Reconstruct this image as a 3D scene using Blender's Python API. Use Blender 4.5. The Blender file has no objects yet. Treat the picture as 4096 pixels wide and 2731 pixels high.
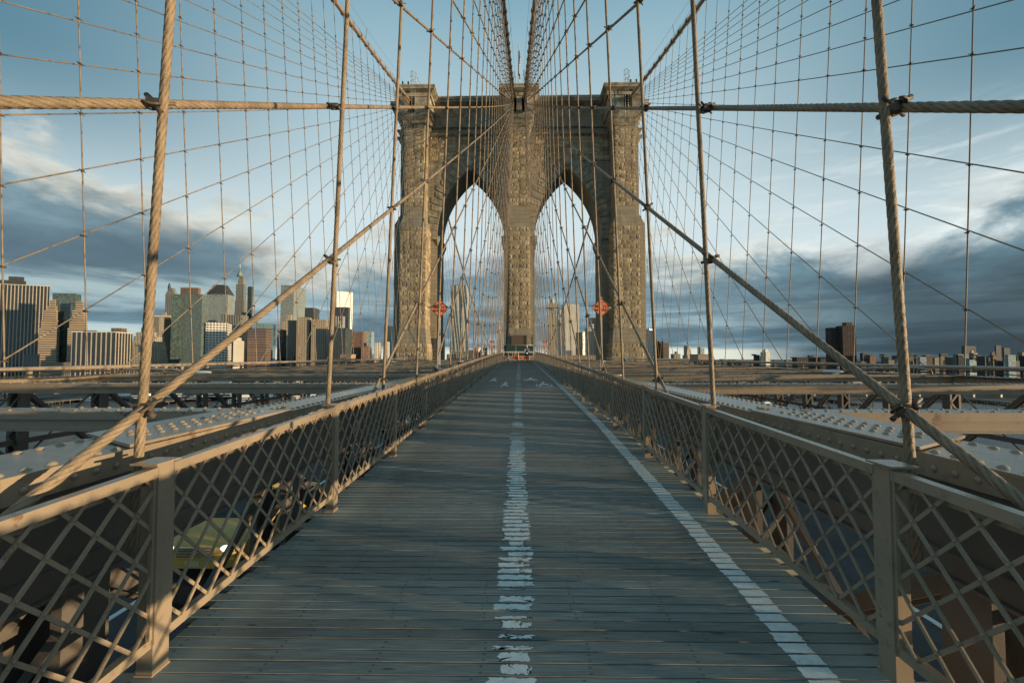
import bpy, math, random
import numpy as np
from mathutils import Vector, noise as mnoise
R_=math.radians
random.seed(7); rng=np.random.default_rng(7)
scene=bpy.context.scene
COL=scene.collection
# ------------------------------------------------------------------ camera, sun, world
VX,HY=2077.0,1436.0; FPX=4096*16/36.0; CX,CY=2048.0,1365.5
PITCH=math.atan((HY-CY)/FPX); YAW=math.atan((VX-CX)/FPX*math.cos(PITCH))
cam_d=bpy.data.cameras.new('camera'); cam=bpy.data.objects.new('camera',cam_d); COL.objects.link(cam)
cam_d.lens=16; cam_d.sensor_width=36; cam_d.clip_start=.05; cam_d.clip_end=60000
cam.location=(0,0,0); cam.rotation_euler=(math.pi/2+PITCH,0,YAW)
scene.camera=cam
SUN_AZ,SUN_EL=72.8,1.2     # azimuth to the right of straight back, elevation
sv=Vector((math.sin(R_(SUN_AZ))*math.cos(R_(SUN_EL)),-math.cos(R_(SUN_AZ))*math.cos(R_(SUN_EL)),math.sin(R_(SUN_EL))))
sd=bpy.data.lights.new('sun','SUN'); sun=bpy.data.objects.new('sun',sd); COL.objects.link(sun)
sd.energy=5.0; sd.angle=R_(0.55); sd.color=(1.0,.74,.44)
sun.rotation_euler=sv.to_track_quat('Z','Y').to_euler()
scene.view_settings.view_transform='Standard'; scene.view_settings.look='None'
scene.view_settings.exposure=0.25; scene.view_settings.gamma=1.0

class NT:
    def __init__(s,tree): s.t=tree; s.n=tree.nodes; s.l=tree.links
    def new(s,k,**kw):
        n=s.n.new(k)
        for a,b in kw.items(): setattr(n,a,b)
        return n
    def put(s,sock,v):
        if isinstance(v,bpy.types.NodeSocket): s.l.new(v,sock)
        elif v is not None:
            if hasattr(sock.default_value,'__len__') and not hasattr(v,'__len__'): v=(v,)*len(sock.default_value)
            if hasattr(v,'__len__') and len(v)==3 and len(sock.default_value)==4: v=(*v,1)
            sock.default_value=v
    def m(s,op,a,b=None,c=None,clamp=False):
        n=s.new('ShaderNodeMath',operation=op); n.use_clamp=clamp
        for i,v in enumerate((a,b,c)):
            if v is not None: s.put(n.inputs[i],v)
        return n.outputs[0]
    def vm(s,op,a,b=None):
        n=s.new('ShaderNodeVectorMath',operation=op); s.put(n.inputs[0],a)
        if b is not None: s.put(n.inputs[1],b)
        return n.outputs[0]
    def mix(s,f,a,b,mode='MIX'):
        n=s.new('ShaderNodeMix',data_type='RGBA',blend_type=mode); n.clamp_factor=True
        s.put(n.inputs[0],f); s.put(n.inputs[6],a); s.put(n.inputs[7],b); return n.outputs[2]
    def ss(s,v,a,b,o0=0.0,o1=1.0,kind='SMOOTHSTEP'):
        n=s.new('ShaderNodeMapRange',interpolation_type=kind)
        s.put(n.inputs[0],v); s.put(n.inputs[1],a); s.put(n.inputs[2],b); s.put(n.inputs[3],o0); s.put(n.inputs[4],o1); return n.outputs[0]
    def noise(s,vec,scale,detail=3,rough=.5,out=0,dist=0.0):
        n=s.new('ShaderNodeTexNoise'); 
        if vec is not None: s.put(n.inputs['Vector'],vec)
        n.inputs['Scale'].default_value=scale; n.inputs['Detail'].default_value=detail; n.inputs['Roughness'].default_value=rough
        n.inputs['Distortion'].default_value=dist
        return n.outputs[out]
    def sep(s,v):
        n=s.new('ShaderNodeSeparateXYZ'); s.put(n.inputs[0],v); return n.outputs
    def comb(s,x,y,z=0.0):
        n=s.new('ShaderNodeCombineXYZ'); s.put(n.inputs[0],x); s.put(n.inputs[1],y); s.put(n.inputs[2],z); return n.outputs[0]

def srgb(r,g,b):
    f=lambda c:((c/255+.055)/1.055)**2.4 if c/255>.04045 else c/255/12.92
    return (f(r),f(g),f(b))

def make_world():
    w=bpy.data.worlds.new('World'); scene.world=w; w.use_nodes=True
    t=NT(w.node_tree); t.n.clear()
    out=t.new('ShaderNodeOutputWorld'); bg=t.new('ShaderNodeBackground'); bg.inputs[1].default_value=.1
    t.l.new(bg.outputs[0],out.inputs[0])
    sky=t.new('ShaderNodeTexSky'); sky.sky_type='NISHITA'; sky.sun_disc=False
    sky.sun_elevation=R_(SUN_EL); sky.sun_rotation=math.atan2(sv.x,sv.y); sky.altitude=40; sky.air_density=1.0; sky.dust_density=1.0; sky.ozone_density=3.0
    tc=t.new('ShaderNodeTexCoord'); d=t.vm('NORMALIZE',tc.outputs['Generated'])
    x,y,z=t.sep(d)
    el=t.m('MULTIPLY',t.m('ARCSINE',z),57.2958)
    az=t.m('MULTIPLY',t.m('ARCTAN2',x,y),57.2958)
    K=10/2**scene.view_settings.exposure; S=lambda r,g,b:tuple(c*K for c in srgb(r,g,b))
    # clear sky: nishita hue blended with a cooler, deeper tint with height
    clear=t.mix(t.ss(el,17,40,kind='LINEAR'),S(220,238,242),S(136,179,197))
    clear=t.mix(t.ss(el,36,75,kind='LINEAR'),clear,S(100,150,170))
    side=t.m('MULTIPLY',t.ss(t.m('ABSOLUTE',az),14,54),t.ss(el,9,27))
    clear=t.mix(t.m('MULTIPLY',side,.93),clear,S(84,133,153))
    nsk=t.vm('MULTIPLY',sky.outputs[0],(2.2,2.0,1.9))
    clear=t.mix(.10,clear,nsk)
    # cloud coordinates: stretched bands
    sv2=t.comb(t.m('MULTIPLY',az,.050),t.m('MULTIPLY',el,.105),0.4)
    n1=t.noise(sv2,1.5,8,.58,dist=.3)
    sv3=t.comb(t.m('MULTIPLY',az,.022),t.m('MULTIPLY',el,.26),3.7)
    n2=t.noise(sv3,1.7,7,.6,dist=.4)
    sv4=t.comb(t.m('ADD',t.m('MULTIPLY',az,.05),t.m('MULTIPLY',el,.03)),t.m('MULTIPLY',el,.30),9.1)
    n3=t.noise(sv4,2.2,7,.62,dist=.8)
    n1c=t.m('SUBTRACT',n1,.5); n2c=t.m('SUBTRACT',n2,.5); n3c=t.m('SUBTRACT',n3,.5)
    # height of the cloud edge varies with direction
    lft=t.ss(az,-20,-50); rgt=t.ss(az,14,40)
    edge=t.m('ADD',t.m('ADD',13.0,t.m('MULTIPLY',lft,4.5)),t.m('MULTIPLY',rgt,1.5))
    h=t.m('SUBTRACT',t.m('ADD',el,t.m('MULTIPLY',n1c,-22)),edge)
    mask=t.ss(h,1.7,-1.5)
    depth=t.ss(h,2.0,-9.0)
    # interior: pale crest, grey-blue body, darker low bank
    crest=t.mix(rgt,S(214,216,206),S(228,238,238))
    crest=t.mix(t.ss(t.m('ABSOLUTE',az),22,6),crest,S(206,222,230))
    body=t.mix(rgt,S(126,154,166),S(104,136,150))
    cl=t.mix(t.ss(depth,.08,.72),crest,body)
    streak=t.ss(n2c,-.09,.13)
    low=t.mix(streak,S(104,132,146),S(168,192,199))
    low=t.mix(t.m('MULTIPLY',rgt,.8),low,t.mix(streak,S(70,96,110),S(98,128,140)))
    cl=t.mix(t.ss(t.m('ADD',el,t.m('MULTIPLY',n3c,7)),9.5,4.5),cl,low)
    nd=t.noise(t.comb(t.m('MULTIPLY',az,.11),t.m('MULTIPLY',el,.30),6.0),1.6,8,.62,dist=.5)
    dv=t.ss(nd,.30,.70,.80,1.16); cl=t.vm('MULTIPLY',cl,t.comb(dv,dv,dv))
    # left grey belly
    gl=t.m('MULTIPLY',t.m('MULTIPLY',t.ss(az,-22,-42),t.ss(t.m('ABSOLUTE',t.m('SUBTRACT',t.m('ADD',el,t.m('MULTIPLY',n1c,8)),10.5)),3.6,.3)),.8)
    cl=t.mix(gl,cl,S(84,106,120))
    wl=t.m('MULTIPLY',t.m('MULTIPLY',t.ss(az,-14,-34),t.ss(t.m('ABSOLUTE',t.m('SUBTRACT',t.m('ADD',el,t.m('MULTIPLY',n3c,6)),6.6)),1.9,.2)),.75)
    cl=t.mix(wl,cl,S(182,204,206))
    # heavy dark bank on the right
    dk=t.m('MULTIPLY',t.ss(az,26,44),t.ss(t.m('ADD',el,t.m('MULTIPLY',n1c,12)),11.0,5.0))
    cl=t.mix(t.m('MULTIPLY',dk,.93),cl,t.mix(t.ss(n2c,-.1,.15),S(54,68,77),S(72,92,102)))
    # clear slot just above the horizon
    hz=t.m('MULTIPLY',t.ss(t.m('ABSOLUTE',t.m('SUBTRACT',t.m('ADD',el,t.m('MULTIPLY',n2c,2.0)),.35)),1.15,.5),t.m('MULTIPLY',t.ss(az,33,24),t.ss(az,-52,-38)))
    cl=t.mix(hz,cl,S(226,230,214))
    hz2=t.m('MULTIPLY',t.ss(t.m('ABSOLUTE',t.m('SUBTRACT',t.m('ADD',el,t.m('MULTIPLY',n3c,2.0)),2.6)),.9,.1),t.ss(az,-24,-36))
    cl=t.mix(t.m('MULTIPLY',hz2,.8),cl,S(200,216,208))
    # thin high wisps on the right
    wisp=t.m('MULTIPLY',t.m('MULTIPLY',t.ss(n3c,-.03,.16),t.ss(az,16,34)),t.m('MULTIPLY',t.ss(el,8,13),t.ss(el,24,17)))
    clear=t.mix(t.m('MULTIPLY',wisp,.5),clear,S(222,234,236))
    colr=t.mix(mask,clear,cl)
    # brighter, warmer air round the rising sun and overhead behind the camera
    dt=t.new('ShaderNodeVectorMath',operation='DOT_PRODUCT'); t.put(dt.inputs[0],d); t.put(dt.inputs[1],tuple(sv))
    gl=t.m('MULTIPLY',t.m('POWER',t.m('MAXIMUM',dt.outputs['Value'],0.0),6.0),.55)
    colr=t.mix(gl,colr,S(255,236,205))
    back=t.ss(y,-.05,-.6); colr=t.mix(t.m('MULTIPLY',back,.3),colr,S(150,184,202))
    # below the horizon: muted water/ground tone
    colr=t.mix(t.ss(el,-.3,-2.0),colr,S(84,98,104))
    t.l.new(colr,bg.inputs[0])
make_world()

# ------------------------------------------------------------------ helpers
RT=Vector((math.cos(YAW),math.sin(YAW),0)); FW=Vector((-math.sin(YAW)*math.cos(PITCH),math.cos(YAW)*math.cos(PITCH),math.sin(PITCH))); UP=RT.cross(FW)
def ray(x,y): return RT*((x-CX)/FPX)-UP*((y-CY)/FPX)+FW
def atY(x,y,Y): d=ray(x,y); return d*(Y/d.y)
def atX(x,y,X): d=ray(x,y); return d*(X/d.x)
def hz(y,Y,x=2077): return atY(x,y,Y).z
def slope(x,y=1436): d=ray(x,y); return d.x/d.y

class MB:
    def __init__(s): s.v=[]; s.f=[]; s.uv=[]; s.mi=[]; s.cur=0; s.col=[]; s.c=1.0; s.sm=[]; s.smooth=False
    def add(s,vs,fs,uvs=None):
        b=len(s.v); s.v.extend([tuple(p) for p in vs]); s.col.extend([s.c]*len(vs))
        for k,f in enumerate(fs):
            s.f.append(tuple(b+i for i in f)); s.mi.append(s.cur); s.sm.append(s.smooth)
            s.uv.append(uvs[k] if uvs else None)
        return b
    def box(s,x0,x1,y0,y1,z0,z1):
        s.add([(x0,y0,z0),(x1,y0,z0),(x1,y1,z0),(x0,y1,z0),(x0,y0,z1),(x1,y0,z1),(x1,y1,z1),(x0,y1,z1)],
              [(0,3,2,1),(4,5,6,7),(0,1,5,4),(1,2,6,5),(2,3,7,6),(3,0,4,7)])
    def frustum(s,r0,z0,r1,z1):
        a=[(r0[0],r0[2],z0),(r0[1],r0[2],z0),(r0[1],r0[3],z0),(r0[0],r0[3],z0)]
        b=[(r1[0],r1[2],z1),(r1[1],r1[2],z1),(r1[1],r1[3],z1),(r1[0],r1[3],z1)]
        s.add(a+b,[(0,3,2,1),(4,5,6,7),(0,1,5,4),(1,2,6,5),(2,3,7,6),(3,0,4,7)])
    def bar(s,p0,p1,w,h,up=(0,0,1)):
        p0=Vector(p0);p1=Vector(p1);d=(p1-p0).normalized();u=Vector(up)
        if abs(d.dot(u))>.99: u=Vector((0,1,0)) if abs(d.y)<.9 else Vector((1,0,0))
        a=d.cross(u).normalized();b=a.cross(d).normalized();vs=[]
        for p in (p0,p1):
            for i,j in ((-1,-1),(1,-1),(1,1),(-1,1)): vs.append(p+a*(i*w/2)+b*(j*h/2))
        s.add(vs,[(0,3,2,1),(4,5,6,7),(0,1,5,4),(1,2,6,5),(2,3,7,6),(3,0,4,7)])
    def tube(s,pts,r,n=8,cap=True,smooth=True):
        pts=[Vector(p) for p in pts]; m=len(pts); rs=r if hasattr(r,'__len__') else [r]*m
        d=(pts[1]-pts[0]).normalized(); u=Vector((1,0,0)) if abs(d.x)<.8 else Vector((0,1,0))
        a=d.cross(u).normalized(); vs=[]
        for i,p in enumerate(pts):
            d=(pts[min(i+1,m-1)]-pts[max(i-1,0)]).normalized()
            a=(a-d*a.dot(d)).normalized(); b=d.cross(a)
            for k in range(n):
                t=2*math.pi*k/n; vs.append(p+(a*math.cos(t)+b*math.sin(t))*rs[i])
        fs=[(i*n+k,i*n+(k+1)%n,(i+1)*n+(k+1)%n,(i+1)*n+k) for i in range(m-1) for k in range(n)]
        o=s.smooth; s.smooth=smooth
        s.add(vs,fs); s.smooth=o
        if cap:
            b0=len(s.v)-m*n
            s.f.append(tuple(b0+k for k in range(n))[::-1]); s.mi.append(s.cur); s.uv.append(None); s.sm.append(False)
            s.f.append(tuple(b0+(m-1)*n+k for k in range(n))); s.mi.append(s.cur); s.uv.append(None); s.sm.append(False)
    def rope(s,pts,r,strands=6,pitch=.3,step=.03,n=24):
        # twisted strands: scalloped section turning along the length
        P=np.array([list(p) for p in pts],float); seg=np.linalg.norm(np.diff(P,axis=0),axis=1); L=np.concatenate([[0],np.cumsum(seg)])
        m=max(2,int(L[-1]/step)); q=np.linspace(0,L[-1],m)
        C=np.stack([np.interp(q,L,P[:,i]) for i in range(3)],1)
        D=np.gradient(C,axis=0); D/=np.linalg.norm(D,axis=1)[:,None]
        ref=np.array([1.,0,0]); A=np.cross(D,ref); A/=np.linalg.norm(A,axis=1)[:,None]; B=np.cross(D,A)
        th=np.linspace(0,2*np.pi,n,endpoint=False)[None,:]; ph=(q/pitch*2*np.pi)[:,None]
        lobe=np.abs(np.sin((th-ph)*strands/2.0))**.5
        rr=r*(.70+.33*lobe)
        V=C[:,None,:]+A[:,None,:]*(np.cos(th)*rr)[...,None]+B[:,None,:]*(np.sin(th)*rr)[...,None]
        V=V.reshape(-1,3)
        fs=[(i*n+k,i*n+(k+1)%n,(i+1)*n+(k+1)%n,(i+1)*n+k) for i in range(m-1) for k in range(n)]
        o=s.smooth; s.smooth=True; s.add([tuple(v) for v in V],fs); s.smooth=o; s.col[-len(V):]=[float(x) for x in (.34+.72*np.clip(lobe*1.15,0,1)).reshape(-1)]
    def dome(s,c,r,h,n=8):
        c=Vector(c); vs=[]; 
        for t in (0.0,.55,1.0,):
            pass
        rings=((r,0),(r*.86,h*.5),(r*.5,h*.87))
        for rr,zz in rings:
            for k in range(n): vs.append(c+Vector((rr*math.cos(6.2832*k/n),rr*math.sin(6.2832*k/n),zz)))
        vs.append(c+Vector((0,0,h)))
        fs=[(i*n+k,i*n+(k+1)%n,(i+1)*n+(k+1)%n,(i+1)*n+k) for i in range(2) for k in range(n)]+[(2*n+k,2*n+(k+1)%n,3*n) for k in range(n)]
        o=s.smooth; s.smooth=True; s.add(vs,fs); s.smooth=o
    def sphere(s,c,r,n=12,m=8,sc=(1,1,1)):
        vs=[(c[0]+r*sc[0]*math.sin(math.pi*i/m)*math.cos(2*math.pi*k/n),c[1]+r*sc[1]*math.sin(math.pi*i/m)*math.sin(2*math.pi*k/n),c[2]+r*sc[2]*math.cos(math.pi*i/m)) for i in range(m+1) for k in range(n)]
        fs=[(i*n+k,(i+1)*n+k,(i+1)*n+(k+1)%n,i*n+(k+1)%n) for i in range(m) for k in range(n)]
        o=s.smooth; s.smooth=True; s.add(vs,fs); s.smooth=o
    def prism(s,poly,axis,a,b):
        # poly 2D closed; axis 'x': poly=(y,z); 'y': poly=(x,z); 'z': poly=(x,y)
        def P(p,t): return (t,p[0],p[1]) if axis=='x' else (p[0],t,p[1]) if axis=='y' else (p[0],p[1],t)
        n=len(poly); vs=[P(p,a) for p in poly]+[P(p,b) for p in poly]
        s.add(vs,[tuple(range(n))[::-1],tuple(range(n,2*n))]+[(i,(i+1)%n,n+(i+1)%n,n+i) for i in range(n)])
    def build(s,name,mats,parent=None,loc=None):
        me=bpy.data.meshes.new(name); me.from_pydata(s.v,[],s.f); 
        if not isinstance(mats,(list,tuple)): mats=[mats]
        for m in mats: me.materials.append(m)
        me.polygons.foreach_set('material_index',s.mi); me.polygons.foreach_set('use_smooth',s.sm)
        if any(u for u in s.uv):
            ul=me.uv_layers.new(name='UVMap'); i=0
            for p,u in zip(me.polygons,s.uv):
                for k,li in enumerate(p.loop_indices):
                    if u: ul.data[li].uv=u[k]
        at=me.attributes.new('tone','FLOAT','POINT'); at.data.foreach_set('value',s.col)
        me.update()
        o=bpy.data.objects.new(name,me); COL.objects.link(o)
        if parent is not None: o.parent=parent
        if loc is not None: o.location=loc
        return o
def thing(name,label,cat,loc=(0,0,0),group=None,rz=0):
    o=bpy.data.objects.new(name,None); COL.objects.link(o); o.location=loc; o.rotation_euler=(0,0,rz); o.empty_display_size=.1
    o['label']=label; o['category']=cat
    if group: o['group']=group
    return o
def tag(o,label,cat,group=None,kind=None):
    o['label']=label; o['category']=cat
    if group: o['group']=group
    if kind: o['kind']=kind
    return o
def struct(o): o['kind']='structure'; return o
def link_copy(o,parent,loc=None,rot=None,sc=None):
    c=o.copy(); COL.objects.link(c); c.parent=parent
    if loc is not None: c.location=loc
    if rot is not None: c.rotation_euler=rot
    if sc is not None: c.scale=sc
    return c

# ------------------------------------------------------------------ materials
def mat(name,col,rough=.6,metal=0.0,var=.15,scale=6.0,bump=0.0,bscale=40.0,col2=None,tone=0.0,spec=.5,dirt=None,rust=0.0,streak=0.0):
    m=bpy.data.materials.new(name); m.use_nodes=True; t=NT(m.node_tree); b=t.n['Principled BSDF']
    tc=t.new('ShaderNodeTexCoord'); g=t.new('ShaderNodeNewGeometry')
    pos=g.outputs['Position']
    n=t.noise(pos,scale,5,.6)
    c2=col2 or tuple(c*(1-var*1.6) for c in col)
    c=t.mix(t.ss(n,.33,.67),c2,tuple(min(1,c*(1+var*.5)) for c in col))
    if dirt:
        nd=t.noise(pos,dirt[1],6,.7); c=t.mix(t.m('MULTIPLY',t.ss(nd,.52,.68),dirt[2]),c,dirt[0])
    if rust:
        nr=t.noise(pos,3.1,8,.75); nf=t.noise(pos,38,4,.7); c=t.mix(t.m('MULTIPLY',t.ss(t.m('ADD',nr,t.m('MULTIPLY',nf,.18)),.70,.76),rust),c,(.15,.065,.03))
    if streak:
        px_,py_,pz_=t.sep(pos); ns=t.noise(t.comb(t.m('MULTIPLY',px_,1.4),t.m('MULTIPLY',py_,1.4),t.m('MULTIPLY',pz_,.07)),1.0,6,.65); c=t.mix(t.m('MULTIPLY',t.ss(ns,.50,.66),streak),c,tuple(q*.36 for q in col))
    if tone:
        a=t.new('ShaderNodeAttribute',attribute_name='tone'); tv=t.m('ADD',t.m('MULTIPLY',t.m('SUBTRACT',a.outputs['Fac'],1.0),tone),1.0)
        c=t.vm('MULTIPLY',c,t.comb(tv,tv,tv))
    t.l.new(c,b.inputs['Base Color'])
    b.inputs['Roughness'].default_value=rough; b.inputs['Metallic'].default_value=metal; b.inputs['Specular IOR Level'].default_value=spec
    if bump:
        bp=t.new('ShaderNodeBump'); bp.inputs['Strength'].default_value=bump; bp.inputs['Distance'].default_value=.02
        t.put(bp.inputs['Height'],t.noise(pos,bscale,4,.6)); t.l.new(bp.outputs[0],b.inputs['Normal'])
    return m
PAINT=mat('tan_bridge_paint',(.335,.265,.188),.21,spec=.7,rust=.65,var=.10,scale=1.3,bump=.10,bscale=120,dirt=((.16,.13,.10),9,.45))
PAINT_SHADE=mat('shaded_truss_paint',(.125,.108,.092),.45,rust=.6,var=.14,scale=.9,bump=.12,bscale=60,dirt=((.13,.11,.09),4,.5))  # grimy bridge paint, darkened further to put shade into the truss colour
ROPE=mat('rope_paint',(.31,.23,.145),.6,var=.18,scale=5,bump=.5,bscale=70,tone=1.0,dirt=((.17,.13,.10),14,.5))
ROPEF=mat('fine_rope_paint',(.27,.21,.145),.6,var=.12,scale=2)
CLAMPM=mat('clamp_metal',(.10,.075,.055),.55,var=.3,scale=20)
DARK=mat('dark_metal',(.045,.045,.045),.5,var=.2)
GALV=mat('galvanised_steel',(.5,.51,.5),.4,metal=.5,var=.1)
def stone_mat(name,base,alt,course,length,rough_face,stain=.5,mort=.35):
    m=bpy.data.materials.new(name); m.use_nodes=True; t=NT(m.node_tree); b=t.n['Principled BSDF']
    g=t.new('ShaderNodeNewGeometry'); x,y,z=t.sep(g.outputs['Position'])
    nx,ny,nz=t.sep(g.outputs['Normal'])
    isx=t.m('GREATER_THAN',t.m('ABSOLUTE',nx),.7)
    u=t.m('ADD',t.m('MULTIPLY',x,t.m('SUBTRACT',1.0,isx)),t.m('MULTIPLY',y,isx))
    uv=t.comb(u,z,0.0)
    br=t.new('ShaderNodeTexBrick'); t.put(br.inputs['Vector'],uv)
    br.inputs['Scale'].default_value=1; br.inputs['Brick Width'].default_value=length; br.inputs['Row Height'].default_value=course
    br.inputs['Mortar Size'].default_value=.035 if rough_face else .018; br.inputs['Mortar Smooth'].default_value=.3; br.inputs['Bias'].default_value=0
    br.inputs['Color1'].default_value=(*base,1); br.inputs['Color2'].default_value=(*alt,1); br.inputs['Mortar'].default_value=(*[c*mort*1.6 for c in base],1)
    br.offset=.5
    n=t.noise(g.outputs['Position'],.45,6,.65); n2=t.noise(g.outputs['Position'],5,5,.7)
    sz=t.comb(t.m('MULTIPLY',u,1.3),t.m('MULTIPLY',z,.09),0.0); n3=t.noise(sz,1.0,5,.6)
    c=t.mix(t.ss(n,.35,.7,0,.55),br.outputs[0],tuple(c*.62 for c in base))
    c=t.mix(t.m('MULTIPLY',t.ss(n3,.52,.68),stain),c,tuple(c*.38 for c in base))
    c=t.mix(t.ss(n2,.4,.75,0,.4),c,tuple(c*.5 for c in base))
    a=t.new('ShaderNodeAttribute',attribute_name='tone'); c=t.vm('MULTIPLY',c,t.comb(a.outputs['Fac'],a.outputs['Fac'],a.outputs['Fac']))
    t.l.new(c,b.inputs['Base Color']); b.inputs['Roughness'].default_value=.9; b.inputs['Specular IOR Level'].default_value=.15
    bp=t.new('ShaderNodeBump'); bp.inputs['Strength'].default_value=.9; bp.inputs['Distance'].default_value=.12 if rough_face else .04
    hgt=t.m('ADD',t.m('MULTIPLY',br.outputs['Fac'],-1.0),t.m('MULTIPLY',t.noise(g.outputs['Position'],3.2,5,.65),1.6 if rough_face else .35))
    t.put(bp.inputs['Height'],hgt); t.l.new(bp.outputs[0],b.inputs['Normal'])
    return m
STONE=stone_mat('rock_faced_granite',(.47,.38,.25),(.36,.295,.20),.64,1.5,False)
ASHLAR=stone_mat('smooth_limestone',(.37,.335,.26),(.29,.265,.21),.62,1.9,False,stain=.6)
BLOCK=mat('rusticated_block',(.47,.385,.255),.92,var=.22,scale=.7,bump=1.0,bscale=14,tone=1.0,spec=.15,streak=.6,dirt=((.20,.165,.12),.5,.55))
CORN=mat('cornice_stone',(.38,.35,.275),.9,var=.3,scale=1.2,bump=.3,bscale=8,spec=.15,dirt=((.14,.13,.105),.8,.55))
WHITE=mat('white_road_paint',(.80,.86,.84),.7,var=.06,scale=14,bump=.3,bscale=150,dirt=((.35,.38,.37),26,.35))
def wood_mat():
    m=bpy.data.materials.new('weathered_boards'); m.use_nodes=True; t=NT(m.node_tree); b=t.n['Principled BSDF']
    g=t.new('ShaderNodeNewGeometry'); x,y,z=t.sep(g.outputs['Position'])
    a=t.new('ShaderNodeAttribute',attribute_name='tone'); tv=a.outputs['Fac']
    gr=t.noise(t.comb(t.m('MULTIPLY',x,4.5),t.m('MULTIPLY',y,150),t.m('MULTIPLY',tv,31)),1.0,6,.65)
    bl=t.noise(t.comb(t.m('MULTIPLY',x,1.6),t.m('MULTIPLY',y,9.0),t.m('MULTIPLY',tv,9)),1.0,5,.6)
    c=t.mix(t.ss(gr,.3,.72),(.128,.140,.130),(.31,.32,.285))
    c=t.mix(t.ss(bl,.42,.66,0,.4),c,(.13,.122,.118))
    edge=t.ss(t.m('ADD',t.m('ABSOLUTE',x),t.m('MULTIPLY',bl,.5)),1.75,2.15)
    c=t.mix(t.m('MULTIPLY',edge,.5),c,(.38,.42,.38))
    c=t.vm('MULTIPLY',c,t.comb(tv,tv,tv))
    # nail heads in pairs
    uvx,uvy,_=t.sep(t.new('ShaderNodeUVMap').outputs[0])
    cell=t.m('MULTIPLY',t.m('SUBTRACT',t.m('FRACT',t.m('DIVIDE',t.m('ADD',uvx,t.m('MULTIPLY',tv,.45)),.58)),.5),.58)
    sy=t.m('MULTIPLY',t.m('SUBTRACT',t.m('ABSOLUTE',t.m('SUBTRACT',uvy,.5)),.27),.087)
    rr=t.m('SQRT',t.m('ADD',t.m('MULTIPLY',cell,cell),t.m('MULTIPLY',sy,sy)))
    c=t.mix(t.m('MULTIPLY',t.ss(rr,.011,.006),.6),c,(.03,.028,.026))
    kn=t.new('ShaderNodeTexVoronoi'); t.put(kn.inputs['Vector'],t.comb(t.m('MULTIPLY',x,1.8),t.m('MULTIPLY',y,7.0),0.0)); kn.inputs['Scale'].default_value=1
    c=t.mix(t.m('MULTIPLY',t.ss(kn.outputs[0],.10,.05),.75),c,(.02,.02,.02))
    t.l.new(c,b.inputs['Base Color'])
    t.put(b.inputs['Roughness'],t.ss(bl,.3,.7,.55,.66)); b.inputs['Specular IOR Level'].default_value=.4
    bp=t.new('ShaderNodeBump'); bp.inputs['Strength'].default_value=.15; bp.inputs['Distance'].default_value=.003; t.put(bp.inputs['Height'],gr); t.l.new(bp.outputs[0],b.inputs['Normal'])
    return m
WOOD=wood_mat()
def simple(name,col,rough=.5,metal=0.0,emit=None,es=1.0,alpha=None):
    m=bpy.data.materials.new(name); m.use_nodes=True; b=m.node_tree.nodes['Principled BSDF']
    t=NT(m.node_tree); g=t.new('ShaderNodeNewGeometry'); n=t.noise(g.outputs['Position'],7,4,.6)
    c=t.mix(t.ss(n,.35,.7,0,.5),col,tuple(x*.78 for x in col)); t.l.new(c,b.inputs['Base Color'])
    b.inputs['Roughness'].default_value=rough; b.inputs['Metallic'].default_value=metal
    if emit: b.inputs['Emission Color'].default_value=(*emit,1); b.inputs['Emission Strength'].default_value=es
    return m
ORANGE=simple('orange_sign_face',(1.0,.30,.13),.5)
BLACK=simple('black_lettering',(.012,.012,.012),.5)
def facade(name,wall,glass,fw,fh,ww,wh,grough=.15,var=.5,wr=.8,gs=.7):
    m=bpy.data.materials.new(name); m.use_nodes=True; t=NT(m.node_tree); b=t.n['Principled BSDF']
    uv=t.new('ShaderNodeUVMap').outputs[0]; u,v,_=t.sep(uv)
    cu=t.m('DIVIDE',u,fw); cv=t.m('DIVIDE',v,fh)
    fu=t.m('FRACT',cu); fv=t.m('FRACT',cv)
    win=t.m('MULTIPLY',t.m('LESS_THAN',t.m('ABSOLUTE',t.m('SUBTRACT',fu,.5)),ww/2),t.m('LESS_THAN',t.m('ABSOLUTE',t.m('SUBTRACT',fv,.5)),wh/2))
    g=t.new('ShaderNodeNewGeometry'); up=t.m('LESS_THAN',t.sep(g.outputs['Normal'])[2],.5); win=t.m('MULTIPLY',win,up)
    wn=t.new('ShaderNodeTexWhiteNoise',noise_dimensions='3D'); t.put(wn.inputs[0],t.comb(t.m('FLOOR',cu),t.m('FLOOR',cv),1.0))
    big=t.noise(t.comb(t.m('MULTIPLY',u,.03),t.m('MULTIPLY',v,.025),2.0),1.0,4,.6)
    gc=t.mix(t.m('MULTIPLY',wn.outputs[0],var),glass,tuple(min(1,c*2.2+.03) for c in glass))
    n=t.noise(g.outputs['Position'],.05,4,.6)
    wc=t.mix(t.ss(n,.35,.7,0,.5),wall,tuple(c*.72 for c in wall))
    t.l.new(t.mix(win,wc,gc),b.inputs['Base Color'])
    t.put(b.inputs['Roughness'],t.m('ADD',t.m('MULTIPLY',win,grough-wr),wr))
    t.put(b.inputs['Specular IOR Level'],t.m('ADD',t.m('MULTIPLY',win,gs),.15))
    bp=t.new('ShaderNodeBump'); bp.inputs['Strength'].default_value=.25; bp.inputs['Distance'].default_value=1.0
    t.put(bp.inputs['Height'],t.noise(t.comb(t.m('MULTIPLY',u,.12),t.m('MULTIPLY',v,.12),5.0),1.0,3,.5)); t.l.new(bp.outputs[0],b.inputs['Normal'])
    return m

# ------------------------------------------------------------------ levels of the bridge
def zd(Y):
    if Y<-6: Y=-6
    return -1.637+.03144*(Y-2.39)-.000128*(Y-2.39)*(Y-20.9)
def zc(Y): return -.540+.0054*Y           # top of the truss chords
BAY=2.286
SIDE={-1:'left',1:'right'}
TOWY=71.0
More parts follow.
